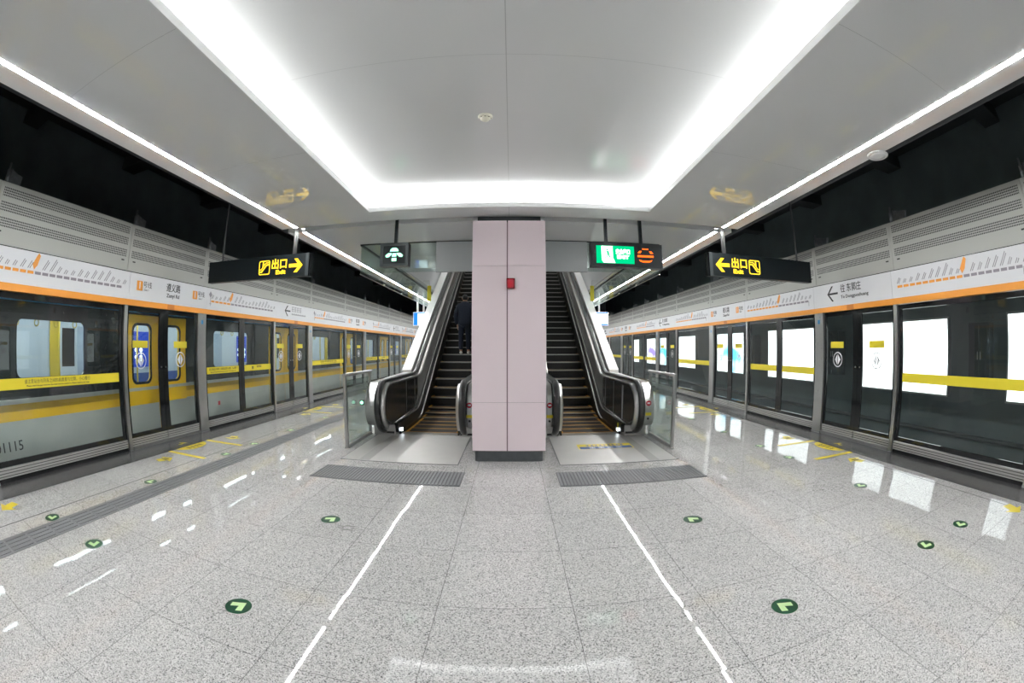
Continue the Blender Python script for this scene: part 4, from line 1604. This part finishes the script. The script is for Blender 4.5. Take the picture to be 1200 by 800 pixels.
def exit_sign(side):
    s = side
    xa, xb = (-5.01, -2.965) if s < 0 else (2.945, 4.985)
    z0, z1 = 2.582, 2.930
    t = thing('exit_sign', 'long black hanging exit sign with yellow arrow pointing %s' % ('right' if s < 0 else 'left'), 'sign', 'black hanging exit signs', ((xa + xb) / 2, SY, 0), R(0.0))
    hw = (xb - xa) / 2
    bm = BM()
    box(bm, -hw, hw, -0.06, 0.06, z0, z1)
    obj('sign_box', bm, 'sign_black', t, 0.006)
    bm = BM()
    e = -s
    x0, x1 = sorted((e * (hw - 0.05), e * (hw + 0.004)))
    box(bm, x0, x1, -0.064, 0.064, z0 - 0.004, z1 + 0.004)
    obj('end_trim', bm, 'sign_side', t)
    bm = BM()
    x0, x1 = sorted((e * (hw + 0.004), e * (hw + 0.03)))
    box(bm, x0, x1, -0.05, 0.05, z0 - 0.004, z1 - 0.0)
    obj('end_cap', bm, 'frit', t)
    # thick rod by the soffit, thin rod out over the void
    xr = e * (hw - 0.29)
    bm = BM()
    for dx in (-0.018, 0.022):
        tube(bm, [(xr + dx, 0, z1), (xr + dx, 0, 3.62)], 0.017, 10)
    obj('rod', bm, 'steel_dark', t)
    bm = BM()
    tube(bm, [(-e * (hw - 0.26), 0, z1), (-e * (hw - 0.26), 0, 5.9)], 0.016, 8)
    obj('rod', bm, 'black2', t)
    # lettering, laid out from the trimmed end inwards
    def X(d):
        return e * (hw - d)
    yf = -0.0615
    zc = 2.752
    bm = BM()
    tipx, tail = X(0.10), X(0.345)
    sg = 1 if tipx > tail else -1
    prism(bm, [(tail, zc - 0.027), (tipx - sg * 0.06, zc - 0.027), (tipx - sg * 0.06, zc + 0.027), (tail, zc + 0.027)], 'y', yf - 0.002, yf)
    prism(bm, [(tipx, zc), (tipx - sg * 0.095, zc + 0.105), (tipx - sg * 0.155, zc + 0.105), (tipx - sg * 0.062, zc), (tipx - sg * 0.155, zc - 0.105), (tipx - sg * 0.095, zc - 0.105)], 'y', yf - 0.0022, yf)
    obj('arrow', bm, 'e_yellow', t)
    cx = X(0.53)
    text(t, '出口', 0.165, cx, 2.783, yf, 0.004, 'e_yellow', 0.285)
    text(t, 'Exit', 0.088, cx + (0.03 if s < 0 else -0.03), 2.664, yf, 0.004, 'e_yellow', 0.185)
    ix = X(0.815)
    bm = BM()
    ring_prism(bm, rrect(ix - 0.108, ix + 0.108, 2.64, 2.862, 0.03, 4), rrect(ix - 0.094, ix + 0.094, 2.654, 2.848, 0.022, 4), 'y', yf - 0.002, yf)
    f = 1 if s < 0 else -1     # escalator pictogram runs up to the right on the left sign, mirrored on the other
    def q(pts):
        return [(ix + f * a, 2.751 + b) for a, b in pts]
    prism(bm, q([(-0.092, -0.075), (-0.045, -0.075), (0.045, 0.030), (0.092, 0.030), (0.092, 0.052), (0.036, 0.052), (-0.055, -0.053), (-0.092, -0.053)]), 'y', yf - 0.002, yf)
    prism(bm, q([(-0.092, -0.035), (-0.060, -0.035), (0.028, 0.068), (0.092, 0.068), (0.092, 0.080), (0.022, 0.080), (-0.066, -0.023), (-0.092, -0.023)]), 'y', yf - 0.002, yf)
    prism(bm, q([(-0.038, 0.0), (-0.014, 0.026), (-0.014, 0.070), (-0.038, 0.070)]), 'y', yf - 0.002, yf)
    prism(bm, [(ix + f * -0.026 + 0.014 * math.cos(k * math.pi / 6), 2.751 + 0.085 + 0.012 * math.sin(k * math.pi / 6)) for k in range(12)], 'y', yf - 0.002, yf)
    obj('pictogram', bm, 'e_yellow', t)
exit_sign(-1)
exit_sign(1)

# small square sign with the green arrow
t = thing('arrow_display', 'small square black display with a green lit arrow, hanging from the soffit', 'sign', None, (-1.60, SY, 2.825))
bm = BM()
box(bm, -0.205, 0.205, -0.07, 0.07, -0.165, 0.165)
obj('casing', bm, 'sign_black', t, 0.008)
bm = BM()
ring_prism(bm, [(0.205, 0.165), (-0.205, 0.165), (-0.205, -0.165), (0.205, -0.165)], [(0.165, 0.13), (-0.165, 0.13), (-0.165, -0.13), (0.165, -0.13)], 'y', -0.078, -0.07)
obj('bezel', bm, 'sign_side', t)
bm = BM()
Yf = (-0.0745, -0.0705)
prism(bm, [(-0.065, 0.045), (0.065, 0.045), (0.050, 0.078), (0.025, 0.096), (-0.025, 0.096), (-0.050, 0.078)], 'y', *Yf)
prism(bm, [(-0.13, -0.015), (-0.115, -0.038), (-0.08, -0.036), (-0.04, 0.0), (-0.035, 0.022), (-0.09, 0.020)], 'y', *Yf)
prism(bm, [(0.13, -0.015), (0.115, -0.038), (0.08, -0.036), (0.04, 0.0), (0.035, 0.022), (0.09, 0.020)], 'y', *Yf)
prism(bm, [(-0.033, -0.030), (0.033, -0.030), (0.028, 0.018), (-0.022, 0.018)], 'y', *Yf)
prism(bm, [(-0.033, -0.095), (0.033, -0.095), (0.033, -0.050), (-0.033, -0.050)], 'y', *Yf)
obj('lit_arrow', bm, 'e_greenw', t)
bm = BM()
box(bm, -0.022, 0.022, -0.022, 0.022, 0.165, 0.78)
obj('hanger', bm, 'sign_black', t)

# green exit box with the red no-entry display
t = thing('exit_display', 'black hanging display with lit green EXIT panel and red no-entry mark', 'sign', None, (1.645, SY, 2.815))
bm = BM()
box(bm, -0.525, 0.525, -0.07, 0.07, -0.172, 0.172)
obj('casing', bm, 'sign_black', t, 0.008)
bm = BM()
box(bm, -0.447, 0.098, -0.0745, -0.069, -0.125, 0.125)
obj('green_panel', bm, 'e_green', t)
bm = BM()
prism(bm, [(-0.375, 0.118), (-0.215, 0.118), (-0.212, -0.045), (-0.180, -0.118), (-0.345, -0.118), (-0.372, -0.080)], 'y', -0.0765, -0.0746)
obj('doorway_symbol', bm, 'e_white', t)
# running figure inside the doorway
bm = BM()
yy = (-0.0785, -0.0766)
prism(bm, circle(-0.292, 0.068, 0.013, 12), 'y', *yy)
prism(bm, [(-0.305, 0.050), (-0.275, 0.050), (-0.262, 0.005), (-0.290, 0.000)], 'y', *yy)
prism(bm, [(-0.290, 0.002), (-0.268, 0.004), (-0.245, -0.045), (-0.258, -0.052)], 'y', *yy)
prism(bm, [(-0.288, 0.004), (-0.276, 0.000), (-0.300, -0.045), (-0.330, -0.050), (-0.328, -0.038), (-0.306, -0.034)], 'y', *yy)
obj('running_figure', bm, 'e_green', t)
text(t, '安全出口', 0.072, -0.065, 0.040, -0.0752, 0.004, 'e_white', 0.205)
text(t, 'EXIT', 0.066, -0.068, -0.034, -0.0752, 0.005, 'e_white', 0.175)
bm = BM()
c = 0.268
Yr = (-0.0745, -0.0705)
box(bm, c - 0.045, c + 0.045, *Yr, 0.088, 0.104)
for f in (-1, 1):
    prism(bm, [(c + f * 0.055, 0.068), (c + f * 0.090, 0.068), (c + f * 0.118, 0.034), (c + f * 0.075, 0.034)], 'y', *Yr)
box(bm, c - 0.12, c + 0.12, *Yr, -0.022, 0.006)
prism(bm, [(c - 0.10, -0.058), (c - 0.045, -0.072), (c + 0.045, -0.072), (c + 0.10, -0.058), (c + 0.085, -0.082), (c + 0.045, -0.096), (c - 0.045, -0.096), (c - 0.085, -0.082)], 'y', *Yr)
obj('no_entry_mark', bm, 'e_orange', t)
for x in (-0.29, 0.225):
    bm = BM()
    box(bm, x - 0.022, x + 0.022, -0.022, 0.022, 0.172, 0.80)
    obj('hanger', bm, 'sign_black', t)

# information screens beyond the escalators
for s in (-1, 1):
    t = thing('information_screen', 'lit information screen hanging beyond the %s escalator' % ('left' if s < 0 else 'right'), 'screen', 'hanging information screens', (s * 2.85, 14.0, 2.46))
    bm = BM()
    box(bm, -0.32, 0.32, -0.05, 0.05, -0.225, 0.225)
    obj('casing', bm, 'white_pl', t, 0.006)
    bm = BM()
    box(bm, -0.30, 0.30, -0.056, -0.049, -0.205, 0.205)
    obj('display', bm, 'e_screen', t)
    bm = BM()
    if s < 0:
        box(bm, -0.30, -0.17, -0.058, -0.0555, -0.205, 0.205)
    else:
        box(bm, -0.30, 0.30, -0.058, -0.0555, -0.205, -0.165)
    box(bm, -0.30, 0.30, -0.058, -0.0555, 0.175, 0.205)
    obj('blue_field', bm, 'e_blue', t)
    for dx in (-0.18, 0.02):
        bm = BM()
        tube(bm, [(dx, 0, 0.22), (dx, 0, 0.87)], 0.03, 10)
        obj('hanger', bm, 'white_pl', t)

# ceiling fittings
t = thing('smoke_detector', 'small cream smoke detector on the raised ceiling tray', 'smoke detector', None, (-0.19, 3.376, TZ))
bm = BM()
lathe(bm, [(0.062, 0.0), (0.062, -0.012), (0.052, -0.022)], 28)
obj('base', bm, 'cream', t)
bm = BM()
lathe(bm, [(0.046, -0.022), (0.046, -0.030), (0.030, -0.046), (0.012, -0.050)], 24)
obj('sensor_head', bm, 'cream', t)
bm = BM()
for k in range(8):
    a = k * math.pi / 4
    prism(bm, circle(0.044 * math.cos(a), 0.044 * math.sin(a), 0.007, 8), 'z', -0.029, -0.024)
obj('inlet', bm, 'clip', t)
t = thing('ceiling_speaker', 'white round disc unit at the outer edge of the soffit over the empty-track side', 'speaker', None, (3.475, 2.60, CZ))
bm = BM()
lathe(bm, [(0.125, 0.0), (0.125, -0.006), (0.112, -0.012)], 32)
obj('body', bm, 'soffit', t)
bm = BM()
lathe(bm, [(0.090, -0.012), (0.088, -0.014), (0.05, -0.015)], 28)
obj('grille', bm, 'soffit', t)

# ------------------------------------------------------------------ train
TX = -5.85                    # body side
t = thing('subway_train', 'yellow and silver subway train standing behind the screen doors', 'train', None, (TX, 0, 0))
P = 4.785
T0, T1 = -2.9, FAR + 4
doors_c = [5.36 + P * k for k in range(-1, 6)]
wins = [(2.27 + P * k, 3.66 + P * k) for k in range(0, 7)]
def side_wall(x0, x1):
    pass
# lower side with stripe
bm = BM()
box(bm, -0.06, 0.0, T0, T1, -0.95, 0.62)
body = obj('lower_side', bm, 't_steel', t)
bm = BM()
box(bm, -0.058, 0.002, T0, T1, 0.62, 0.735)
obj('yellow_stripe', bm, 't_yellow', t)
bm = BM()
box(bm, -0.058, 0.001, T0, T1, 0.735, 0.82)
obj('yellow_stripe', bm, 't_yellow2', t, label='darker upper yellow stripe')
bm = BM()
box(bm, -0.058, 0.002, T0, T1, 0.82, 0.88)
obj('belt', bm, 't_steel', t)
# black window band with openings cut for each window
def band_with_holes(holes, z0, z1, y0, y1, hz0, hz1):
    bm = BM()
    y = y0
    for a, b in holes:
        box(bm, -0.05, 0.0, y, a, z0, z1)
        out = [(b, z1), (a, z1), (a, z0), (b, z0)]
        n = 5
        inn = rrect(a + 0.02, b - 0.02, hz0, hz1, 0.09, n)
        # match outer loop to the rounded inner loop
        oo = []
        for cidx, cpt in enumerate(((b, z1), (a, z1), (a, z0), (b, z0))):
            oo += [cpt] * (n + 1)
        verts_o0 = {}
        def vo(p, x):
            key = (p, x)
            if key not in verts_o0:
                verts_o0[key] = bm.verts.new((x, p[0], p[1]))
            return verts_o0[key]
        ins = [[bm.verts.new((x, p[0], p[1])) for p in inn] for x in (0.0, -0.05)]
        N = len(inn)
        for k in range(N):
            j = (k + 1) % N
            for xi, x in enumerate((0.0, -0.05)):
                vv = [vo(oo[k], x)]
                if oo[j] != oo[k]:
                    vv.append(vo(oo[j], x))
                vv += [ins[xi][j], ins[xi][k]]
                bm.faces.new(vv)
            bm.faces.new((ins[0][k], ins[0][j], ins[1][j], ins[1][k]))
        y = b
    box(bm, -0.05, 0.0, y, y1, z0, z1)
    return bm
segs = []
holes = []
for a, b in wins:
    holes.append((a, b))
DW = 0.80
solid = []
# split band between doors
edges = [T0] + [e for c in doors_c for e in (c - DW, c + DW)] + [T1]
for k in range(0, len(edges), 2):
    a, b = edges[k], edges[k + 1]
    hs = [h for h in holes if h[0] > a and h[1] < b]
    obj('window_band', band_with_holes(hs, 0.88, 2.02, a, b, 1.13, 1.84), 't_black', t)
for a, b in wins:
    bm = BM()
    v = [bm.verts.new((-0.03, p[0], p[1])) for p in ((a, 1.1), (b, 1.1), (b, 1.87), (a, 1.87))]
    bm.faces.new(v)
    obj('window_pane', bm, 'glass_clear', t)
bm = BM()
box(bm, -0.05, 0.003, T0, T1, 2.055, 2.08)
obj('blue_stripe', bm, 't_blue', t)
bm = BM()
box(bm, -0.05, 0.0, T0, T1, 2.02, 2.055)
box(bm, -0.05, 0.0, T0, T1, 2.08, 2.35)
prism(bm, [(-0.0, 2.35), (-0.25, 2.62), (-2.55, 2.62), (-2.8, 2.35)], 'y', T0, T1)
obj('roof', bm, 't_black', t)
# doors
for c in doors_c:
    for f in (-1, 1):
        a, b = sorted((c + f * 0.006, c + f * (DW - 0.01)))
        wa, wb = (c - 0.63, c - 0.20) if f < 0 else (c + 0.20, c + 0.60)
        n = 5
        outz = [(b, 2.02), (a, 2.02), (a, 0.12), (b, 0.12)]
        inn = rrect(wa, wb, 0.96, 1.86, 0.10, n)
        bm = BM()
        cache = {}
        oo = [cp for cp in outz for _ in range(n + 1)]
        def vo(p, x):
            if (p, x) not in cache:
                cache[(p, x)] = bm.verts.new((x, p[0], p[1]))
            return cache[(p, x)]
        ins = [[bm.verts.new((x, p[0], p[1])) for p in inn] for x in (0.012, -0.03)]
        N = len(inn)
        for k in range(N):
            j = (k + 1) % N
            for xi, x in enumerate((0.012, -0.03)):
                vv = [vo(oo[k], x)]
                if oo[j] != oo[k]:
                    vv.append(vo(oo[j], x))
                vv += [ins[xi][j], ins[xi][k]]
                bm.faces.new(vv)
            bm.faces.new((ins[0][k], ins[0][j], ins[1][j], ins[1][k]))
        for k in range(4):
            bm.faces.new((cache[(outz[k], 0.012)], cache[(outz[k], -0.03)], cache[(outz[(k + 1) % 4], -0.03)], cache[(outz[(k + 1) % 4], 0.012)]))
        lf = obj('door_leaf', bm, 't_yellow', t)
        bm = BM()
        ring_prism(bm, rrect(wa - 0.035, wb + 0.035, 0.925, 1.895, 0.12, n), rrect(wa + 0.005, wb - 0.005, 0.965, 1.855, 0.10, n), 'x', 0.010, 0.018)
        obj('window_seal', bm, 't_black', lf)
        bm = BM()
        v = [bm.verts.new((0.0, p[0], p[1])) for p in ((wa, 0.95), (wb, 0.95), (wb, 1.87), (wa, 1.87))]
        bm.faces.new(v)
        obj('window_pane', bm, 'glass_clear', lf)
        bm = BM()
        box(bm, 0.012, 0.0145, a, b, 0.12, 0.60)
        obj('lower_panel', bm, 't_steel', lf)
        bm = BM()
        box(bm, 0.012, 0.0145, a, b, 0.825, 0.875)
        obj('belt', bm, 't_steel', lf)
# car number on the lower side
text_me = text_mesh('01115', 0.175, 0.0, 'ink', 0.0012, 'CENTER', 0.52)
o = link('car_number', text_me, t, (0.003, 2.02, 0.318), (0, 0, math.pi / 2))
bm = BM()
box(bm, 0.0, 0.003, 7.18, 7.26, 0.36, 0.44)
obj('red_mark', bm, 't_red', t)
# interior
bm = BM()
box(bm, -2.72, -0.06, T0, T1, -0.05, 0.0)
obj('car_floor', bm, 'grey_seg', t)
bm = BM()
box(bm, -2.72, -2.66, T0, T1, 0.0, 1.12)
box(bm, -2.72, -2.66, T0, T1, 1.86, 2.3)
y = T0
for k in range(-1, 8):
    a, b = 4.60 + P * k, 4.98 + P * k
    a = max(a, T0)
    if a > y:
        box(bm, -2.72, -2.66, y, a, 1.12, 1.86)
    y = b
box(bm, -2.72, -2.66, y, T1, 1.12, 1.86)
obj('far_lining', bm, 't_in', t)
bm = BM()
for k in range(-1, 8):
    a = 3.0 + P * k
    box(bm, -2.66, -2.645, a + 2.05, a + 2.9, 0.5, 1.9)
obj('lining_panel', bm, 't_in2', t)
bm = BM()
for k in range(-1, 8):
    a, b = 4.60 + P * k, 4.98 + P * k
    box(bm, -2.71, -2.68, a, b, 1.12, 1.86)
obj('far_window', bm, 't_black', t)
bm = BM()
box(bm, -2.66, -0.06, T0, T1, 2.28, 2.33)
obj('car_ceiling', bm, 't_in', t)
bm = BM()
for xx in (-2.0, -0.75):
    box(bm, xx - 0.08, xx + 0.08, T0, T1, 2.265, 2.28)
obj('lamp_strip', bm, 'e_train', t)
for k in range(-1, 7):
    bm = BM()
    a = 1.9 + P * k
    for xx, dx in ((-2.6, 0.42), (-0.12, -0.42)):
        x0, x1 = sorted((xx, xx + dx))
        box(bm, x0, x1, a, a + 2.2, 0.38, 0.46)
        x0, x1 = sorted((xx - 0.03 * (1 if dx < 0 else -1), xx + 0.05 * (1 if dx > 0 else -1)))
        box(bm, x0, x1, a, a + 2.2, 0.46, 0.92)
    obj('bench_seat', bm, 't_seat', t, 0.01)
    for yy in (a - 0.12, a + 2.32):
        for xx in (-0.62, -2.1):
            bm = BM()
            tube(bm, [(xx, yy, 0.0), (xx, yy, 2.28)], 0.02, 8)
            obj('grab_pole', bm, 't_pole', t)
    bm = BM()
    box(bm, -2.64, -2.62, a + 2.33, a + 2.60, 0.2, 2.1)
    obj('yellow_panel', bm, 't_pole', t)
    for q in range(5):
        bm = BM()
        yy = a + 0.2 + q * 0.42
        tube(bm, [(-0.62, yy, 2.05), (-0.62, yy, 1.88)], 0.008, 6)
        tube(bm, [(-0.62, yy + 0.045 * math.cos(j * math.pi / 5), 1.835 + 0.045 * math.sin(j * math.pi / 5)) for j in range(10)], 0.010, 6, closed=True)
        obj('hanging_strap', bm, 't_pole', t)
    bm = BM()
    tube(bm, [(-0.62, a, 2.05), (-0.62, a + 2.2, 2.05)], 0.015, 8)
    obj('strap_rail', bm, 'steel', t)
    bm = BM()
    box(bm, -2.642, -2.632, 7.0 + P * k - 0.30, 7.0 + P * k + 0.42, 1.05, 1.86)
    ad = obj('interior_advert', bm, 'e_adblue', t)
    bm = BM()
    for q in range(6):
        yy = 7.0 + P * k - 0.2 + 0.17 * (q % 3)
        zz = 1.28 + 0.16 * (q // 3)
        prism(bm, circle(yy, zz, 0.06, 10, 0.05), 'x', -2.631, -2.629)
        prism(bm, [(yy - 0.02, zz - 0.1), (yy + 0.03, zz - 0.1), (yy + 0.01, zz)], 'x', -2.6315, -2.629)
    obj('print', bm, 'e_white', ad)
bm = BM()
box(bm, -0.30, -0.28, 1.98, 2.14, 1.15, 1.85)
box(bm, -0.30, -0.28, 2.20, 2.26, 1.15, 1.85)
obj('red_panel', bm, 't_red', t)
bm = BM()
box(bm, -0.5, -0.48, 1.55, 1.93, 1.42, 1.80)
box(bm, -0.5, -0.48, 1.55, 1.93, 1.20, 1.38)
obj('display', bm, 'e_screen', t)

# ------------------------------------------------------------------ advert boxes on the right tunnel wall
BX = TUN_X - 0.02
boxes = [(0.10, 3.47, 'ad_white'), (5.29, 8.66, 'ad_white'), (10.64, 13.36, 'ad_white'), (15.22, 17.62, 'ad_cyan'), (20.1, 22.4, 'ad_white'), (24.4, 25.6, 'ad_cyan'), (26.4, 28.2, 'ad_violet'), (30.1, 31.5, 'ad_white')]
nn = {'ad_white': 'white', 'ad_cyan': 'pale blue and white', 'ad_violet': 'violet and white'}
for k, (a, b, m) in enumerate(boxes):
    t = thing('advert_box', '%s lit advert box from the camera on the right tunnel wall, %s' % (nth(k), nn[m]), 'advert box', 'lit advert boxes on the tunnel wall', (BX, (a + b) / 2, 0))
    hw = (b - a) / 2
    bm = BM()
    ring_prism(bm, [(hw + 0.04, 2.12), (-hw - 0.04, 2.12), (-hw - 0.04, 0.455), (hw + 0.04, 0.455)], [(hw, 2.08), (-hw, 2.08), (-hw, 0.495), (hw, 0.495)], 'x', -0.14, 0.0)
    obj('frame', bm, 'steel_dark', t)
    bm = BM()
    box(bm, -0.125, -0.02, -hw, hw, 0.495, 2.08)
    obj('lit_face', bm, m, t)
for k, (a, b) in enumerate(((3.95, 4.55), (9.25, 9.85), (14.1, 14.7))):
    t = thing('equipment_cabinet', '%s dark cabinet between the lit advert boxes on the tunnel wall' % nth(k), 'cabinet', 'dark cabinets on the tunnel wall', (BX, (a + b) / 2, 0))
    hw = (b - a) / 2
    bm = BM()
    box(bm, -0.3, 0.0, -hw, hw, 0.75, 1.95)
    obj('casing', bm, 'black2', t, 0.01)
    for f in (-1, 1):
        bm = BM()
        y0, y1 = sorted((f * 0.01, f * (hw - 0.03)))
        box(bm, -0.31, -0.30, y0, y1, 0.80, 1.90)
        dd = obj('door', bm, 'black2', t)
        bm = BM()
        box(bm, -0.325, -0.31, f * 0.04 - 0.01, f * 0.04 + 0.01, 1.25, 1.40)
        obj('handle', bm, 'steel_dark', dd)
for k, z in enumerate((2.5, 2.7, -0.3)):
    bm = BM()
    tube(bm, [(TUN_X - 0.09, BACK, z), (TUN_X - 0.09, FAR, z)], 0.05, 8)
    tag(obj('wall_cable', bm, 'black2'), ('lower of the two dark cables above', 'upper of the two dark cables above', 'dark cable below')[k] + ' the lit advert boxes on the tunnel wall', 'cable', 'cables along the tunnel wall')

# ------------------------------------------------------------------ person riding up
def skin_mesh(name, joints, edges, mname, levels=2, root=0):
    me = bpy.data.meshes.new(name)
    me.from_pydata([j[0] for j in joints], edges, [])
    o = bpy.data.objects.new(name, me)
    COL.objects.link(o)
    m1 = o.modifiers.new('skin', 'SKIN')
    m1.use_smooth_shade = True
    for i, j in enumerate(joints):
        sv = me.skin_vertices[0].data[i]
        r = j[1]
        sv.radius = r if isinstance(r, tuple) else (r, r)
        sv.use_root = (i == root)
    m2 = o.modifiers.new('sub', 'SUBSURF')
    m2.levels = levels
    m2.render_levels = levels
    dg = bpy.context.evaluated_depsgraph_get()
    out = bpy.data.meshes.new_from_object(o.evaluated_get(dg))
    bpy.data.objects.remove(o)
    out.materials.clear()
    out.materials.append(M[mname])
    for p in out.polygons:
        p.use_smooth = True
    return out

pz = (11.98 - NOSE0) * S30 + 0.02
pk = round((11.98 - 9.98) / 0.3464)
step_y = 9.98 + pk * 0.3464
pz = (step_y - NOSE0) * S30 + 0.02
pt = thing('person', 'person in a dark navy jacket and trousers riding up, seen from behind', 'person', None, (-1.29, step_y + 0.20, pz))
# body: one continuous figure (pelvis root)
J = []
E_ = []
def jn(p, r):
    J.append((Vector(p), r))
    return len(J) - 1
pel = jn((0, 0, 0.90), (0.135, 0.095))
wst = jn((0, 0.0, 1.05), (0.125, 0.09))
chs = jn((0, 0.02, 1.24), (0.15, 0.10))
nkb = jn((0, 0.03, 1.40), (0.075, 0.065))
nk = jn((0, 0.045, 1.455), (0.052, 0.052))
hd0 = jn((0, 0.06, 1.52), (0.070, 0.080))
hd1 = jn((0, 0.065, 1.60), (0.078, 0.092))
hd2 = jn((0, 0.06, 1.665), (0.055, 0.065))
E_ += [(pel, wst), (wst, chs), (chs, nkb), (nkb, nk), (nk, hd0), (hd0, hd1), (hd1, hd2)]
for s in (-1, 1):
    sh = jn((s * 0.165, 0.02, 1.36), 0.062)
    el = jn((s * 0.225, -0.01, 1.08), 0.042)
    wr = jn((s * 0.215, 0.06, 0.85), 0.028)
    pm = jn((s * 0.212, 0.075, 0.78), (0.032, 0.018))
    E_ += [(chs, sh), (sh, el), (el, wr), (wr, pm)]
    for f in range(4):
        b0 = jn((s * 0.212, 0.050 + f * 0.019, 0.735), 0.0095)
        b1 = jn((s * 0.205, 0.052 + f * 0.019, 0.700 + (0.006 if f in (0, 3) else 0)), 0.0085)
        b2 = jn((s * 0.192, 0.054 + f * 0.019, 0.672 + (0.012 if f in (0, 3) else 0)), 0.0075)
        E_ += [(pm, b0), (b0, b1), (b1, b2)]
    t0 = jn((s * 0.205, 0.115, 0.785), 0.010)
    t1 = jn((s * 0.195, 0.130, 0.745), 0.0085)
    E_ += [(pm, t0), (t0, t1)]
    hp = jn((s * 0.085, 0, 0.84), 0.088)
    kn = jn((s * 0.10, 0.015, 0.47), 0.058)
    an = jn((s * 0.105, -0.01, 0.09), 0.040)
    to = jn((s * 0.115, 0.12, 0.035), (0.038, 0.028))
    E_ += [(pel, hp), (hp, kn), (kn, an), (an, to)]
link('body', skin_mesh('body', J, E_, 'skin', 2, 0), pt)
# jacket
J = []; E_ = []
h0 = jn((0, 0, 0.72), (0.225, 0.165))
h1 = jn((0, 0, 0.98), (0.210, 0.155))
h2 = jn((0, 0.015, 1.22), (0.205, 0.150))
h3 = jn((0, 0.03, 1.40), (0.13, 0.105))
h4 = jn((0, 0.045, 1.49), (0.080, 0.082))
E_ += [(h0, h1), (h1, h2), (h2, h3), (h3, h4)]
for s in (-1, 1):
    a = jn((s * 0.180, 0.02, 1.36), 0.098)
    b = jn((s * 0.250, -0.01, 1.09), 0.080)
    c = jn((s * 0.228, 0.055, 0.82), 0.060)
    E_ += [(h2, a), (a, b), (b, c)]
link('jacket', skin_mesh('jacket', J, E_, 'coat_navy', 2, 0), pt)
J = []; E_ = []
h0 = jn((0, 0, 0.88), (0.155, 0.112))
for s in (-1, 1):
    a = jn((s * 0.09, 0, 0.78), 0.100)
    b = jn((s * 0.103, 0.012, 0.47), 0.078)
    c = jn((s * 0.107, -0.008, 0.10), 0.066)
    E_ += [(h0, a), (a, b), (b, c)]
link('trousers', skin_mesh('trousers', J, E_, 'trousers', 2, 0), pt)
J = []; E_ = []
a = jn((0, 0.020, 1.50), (0.074, 0.068))
b = jn((0, 0.040, 1.60), (0.092, 0.098))
c = jn((0, 0.062, 1.685), (0.060, 0.072))
E_ += [(a, b), (b, c)]
link('hair', skin_mesh('hair', J, E_, 'hair', 2, 0), pt)
# face on the far side of the head
bm = BM()
lathe(bm, [(0.004, 0.0), (0.011, 0.012), (0.006, 0.035), (0.002, 0.045)], 8, 0, (0, 0.155, 1.54))
obj('nose', bm, 'skin', pt)
for s in (-1, 1):
    bm = BM()
    prism(bm, circle(0.06, 1.575, 0.022, 10, 0.032), 'x', s * 0.078, s * 0.092)
    obj('ear', bm, 'skin', pt)
    J = []; E_ = []
    a = jn((s * 0.105, -0.045, 0.045), (0.042, 0.040))
    b = jn((s * 0.108, 0.04, 0.045), (0.045, 0.042))
    c = jn((s * 0.116, 0.145, 0.035), (0.046, 0.030))
    E_ += [(a, b), (b, c)]
    link('shoe', skin_mesh('shoe', J, E_, 'shoe', 2, 0), pt)
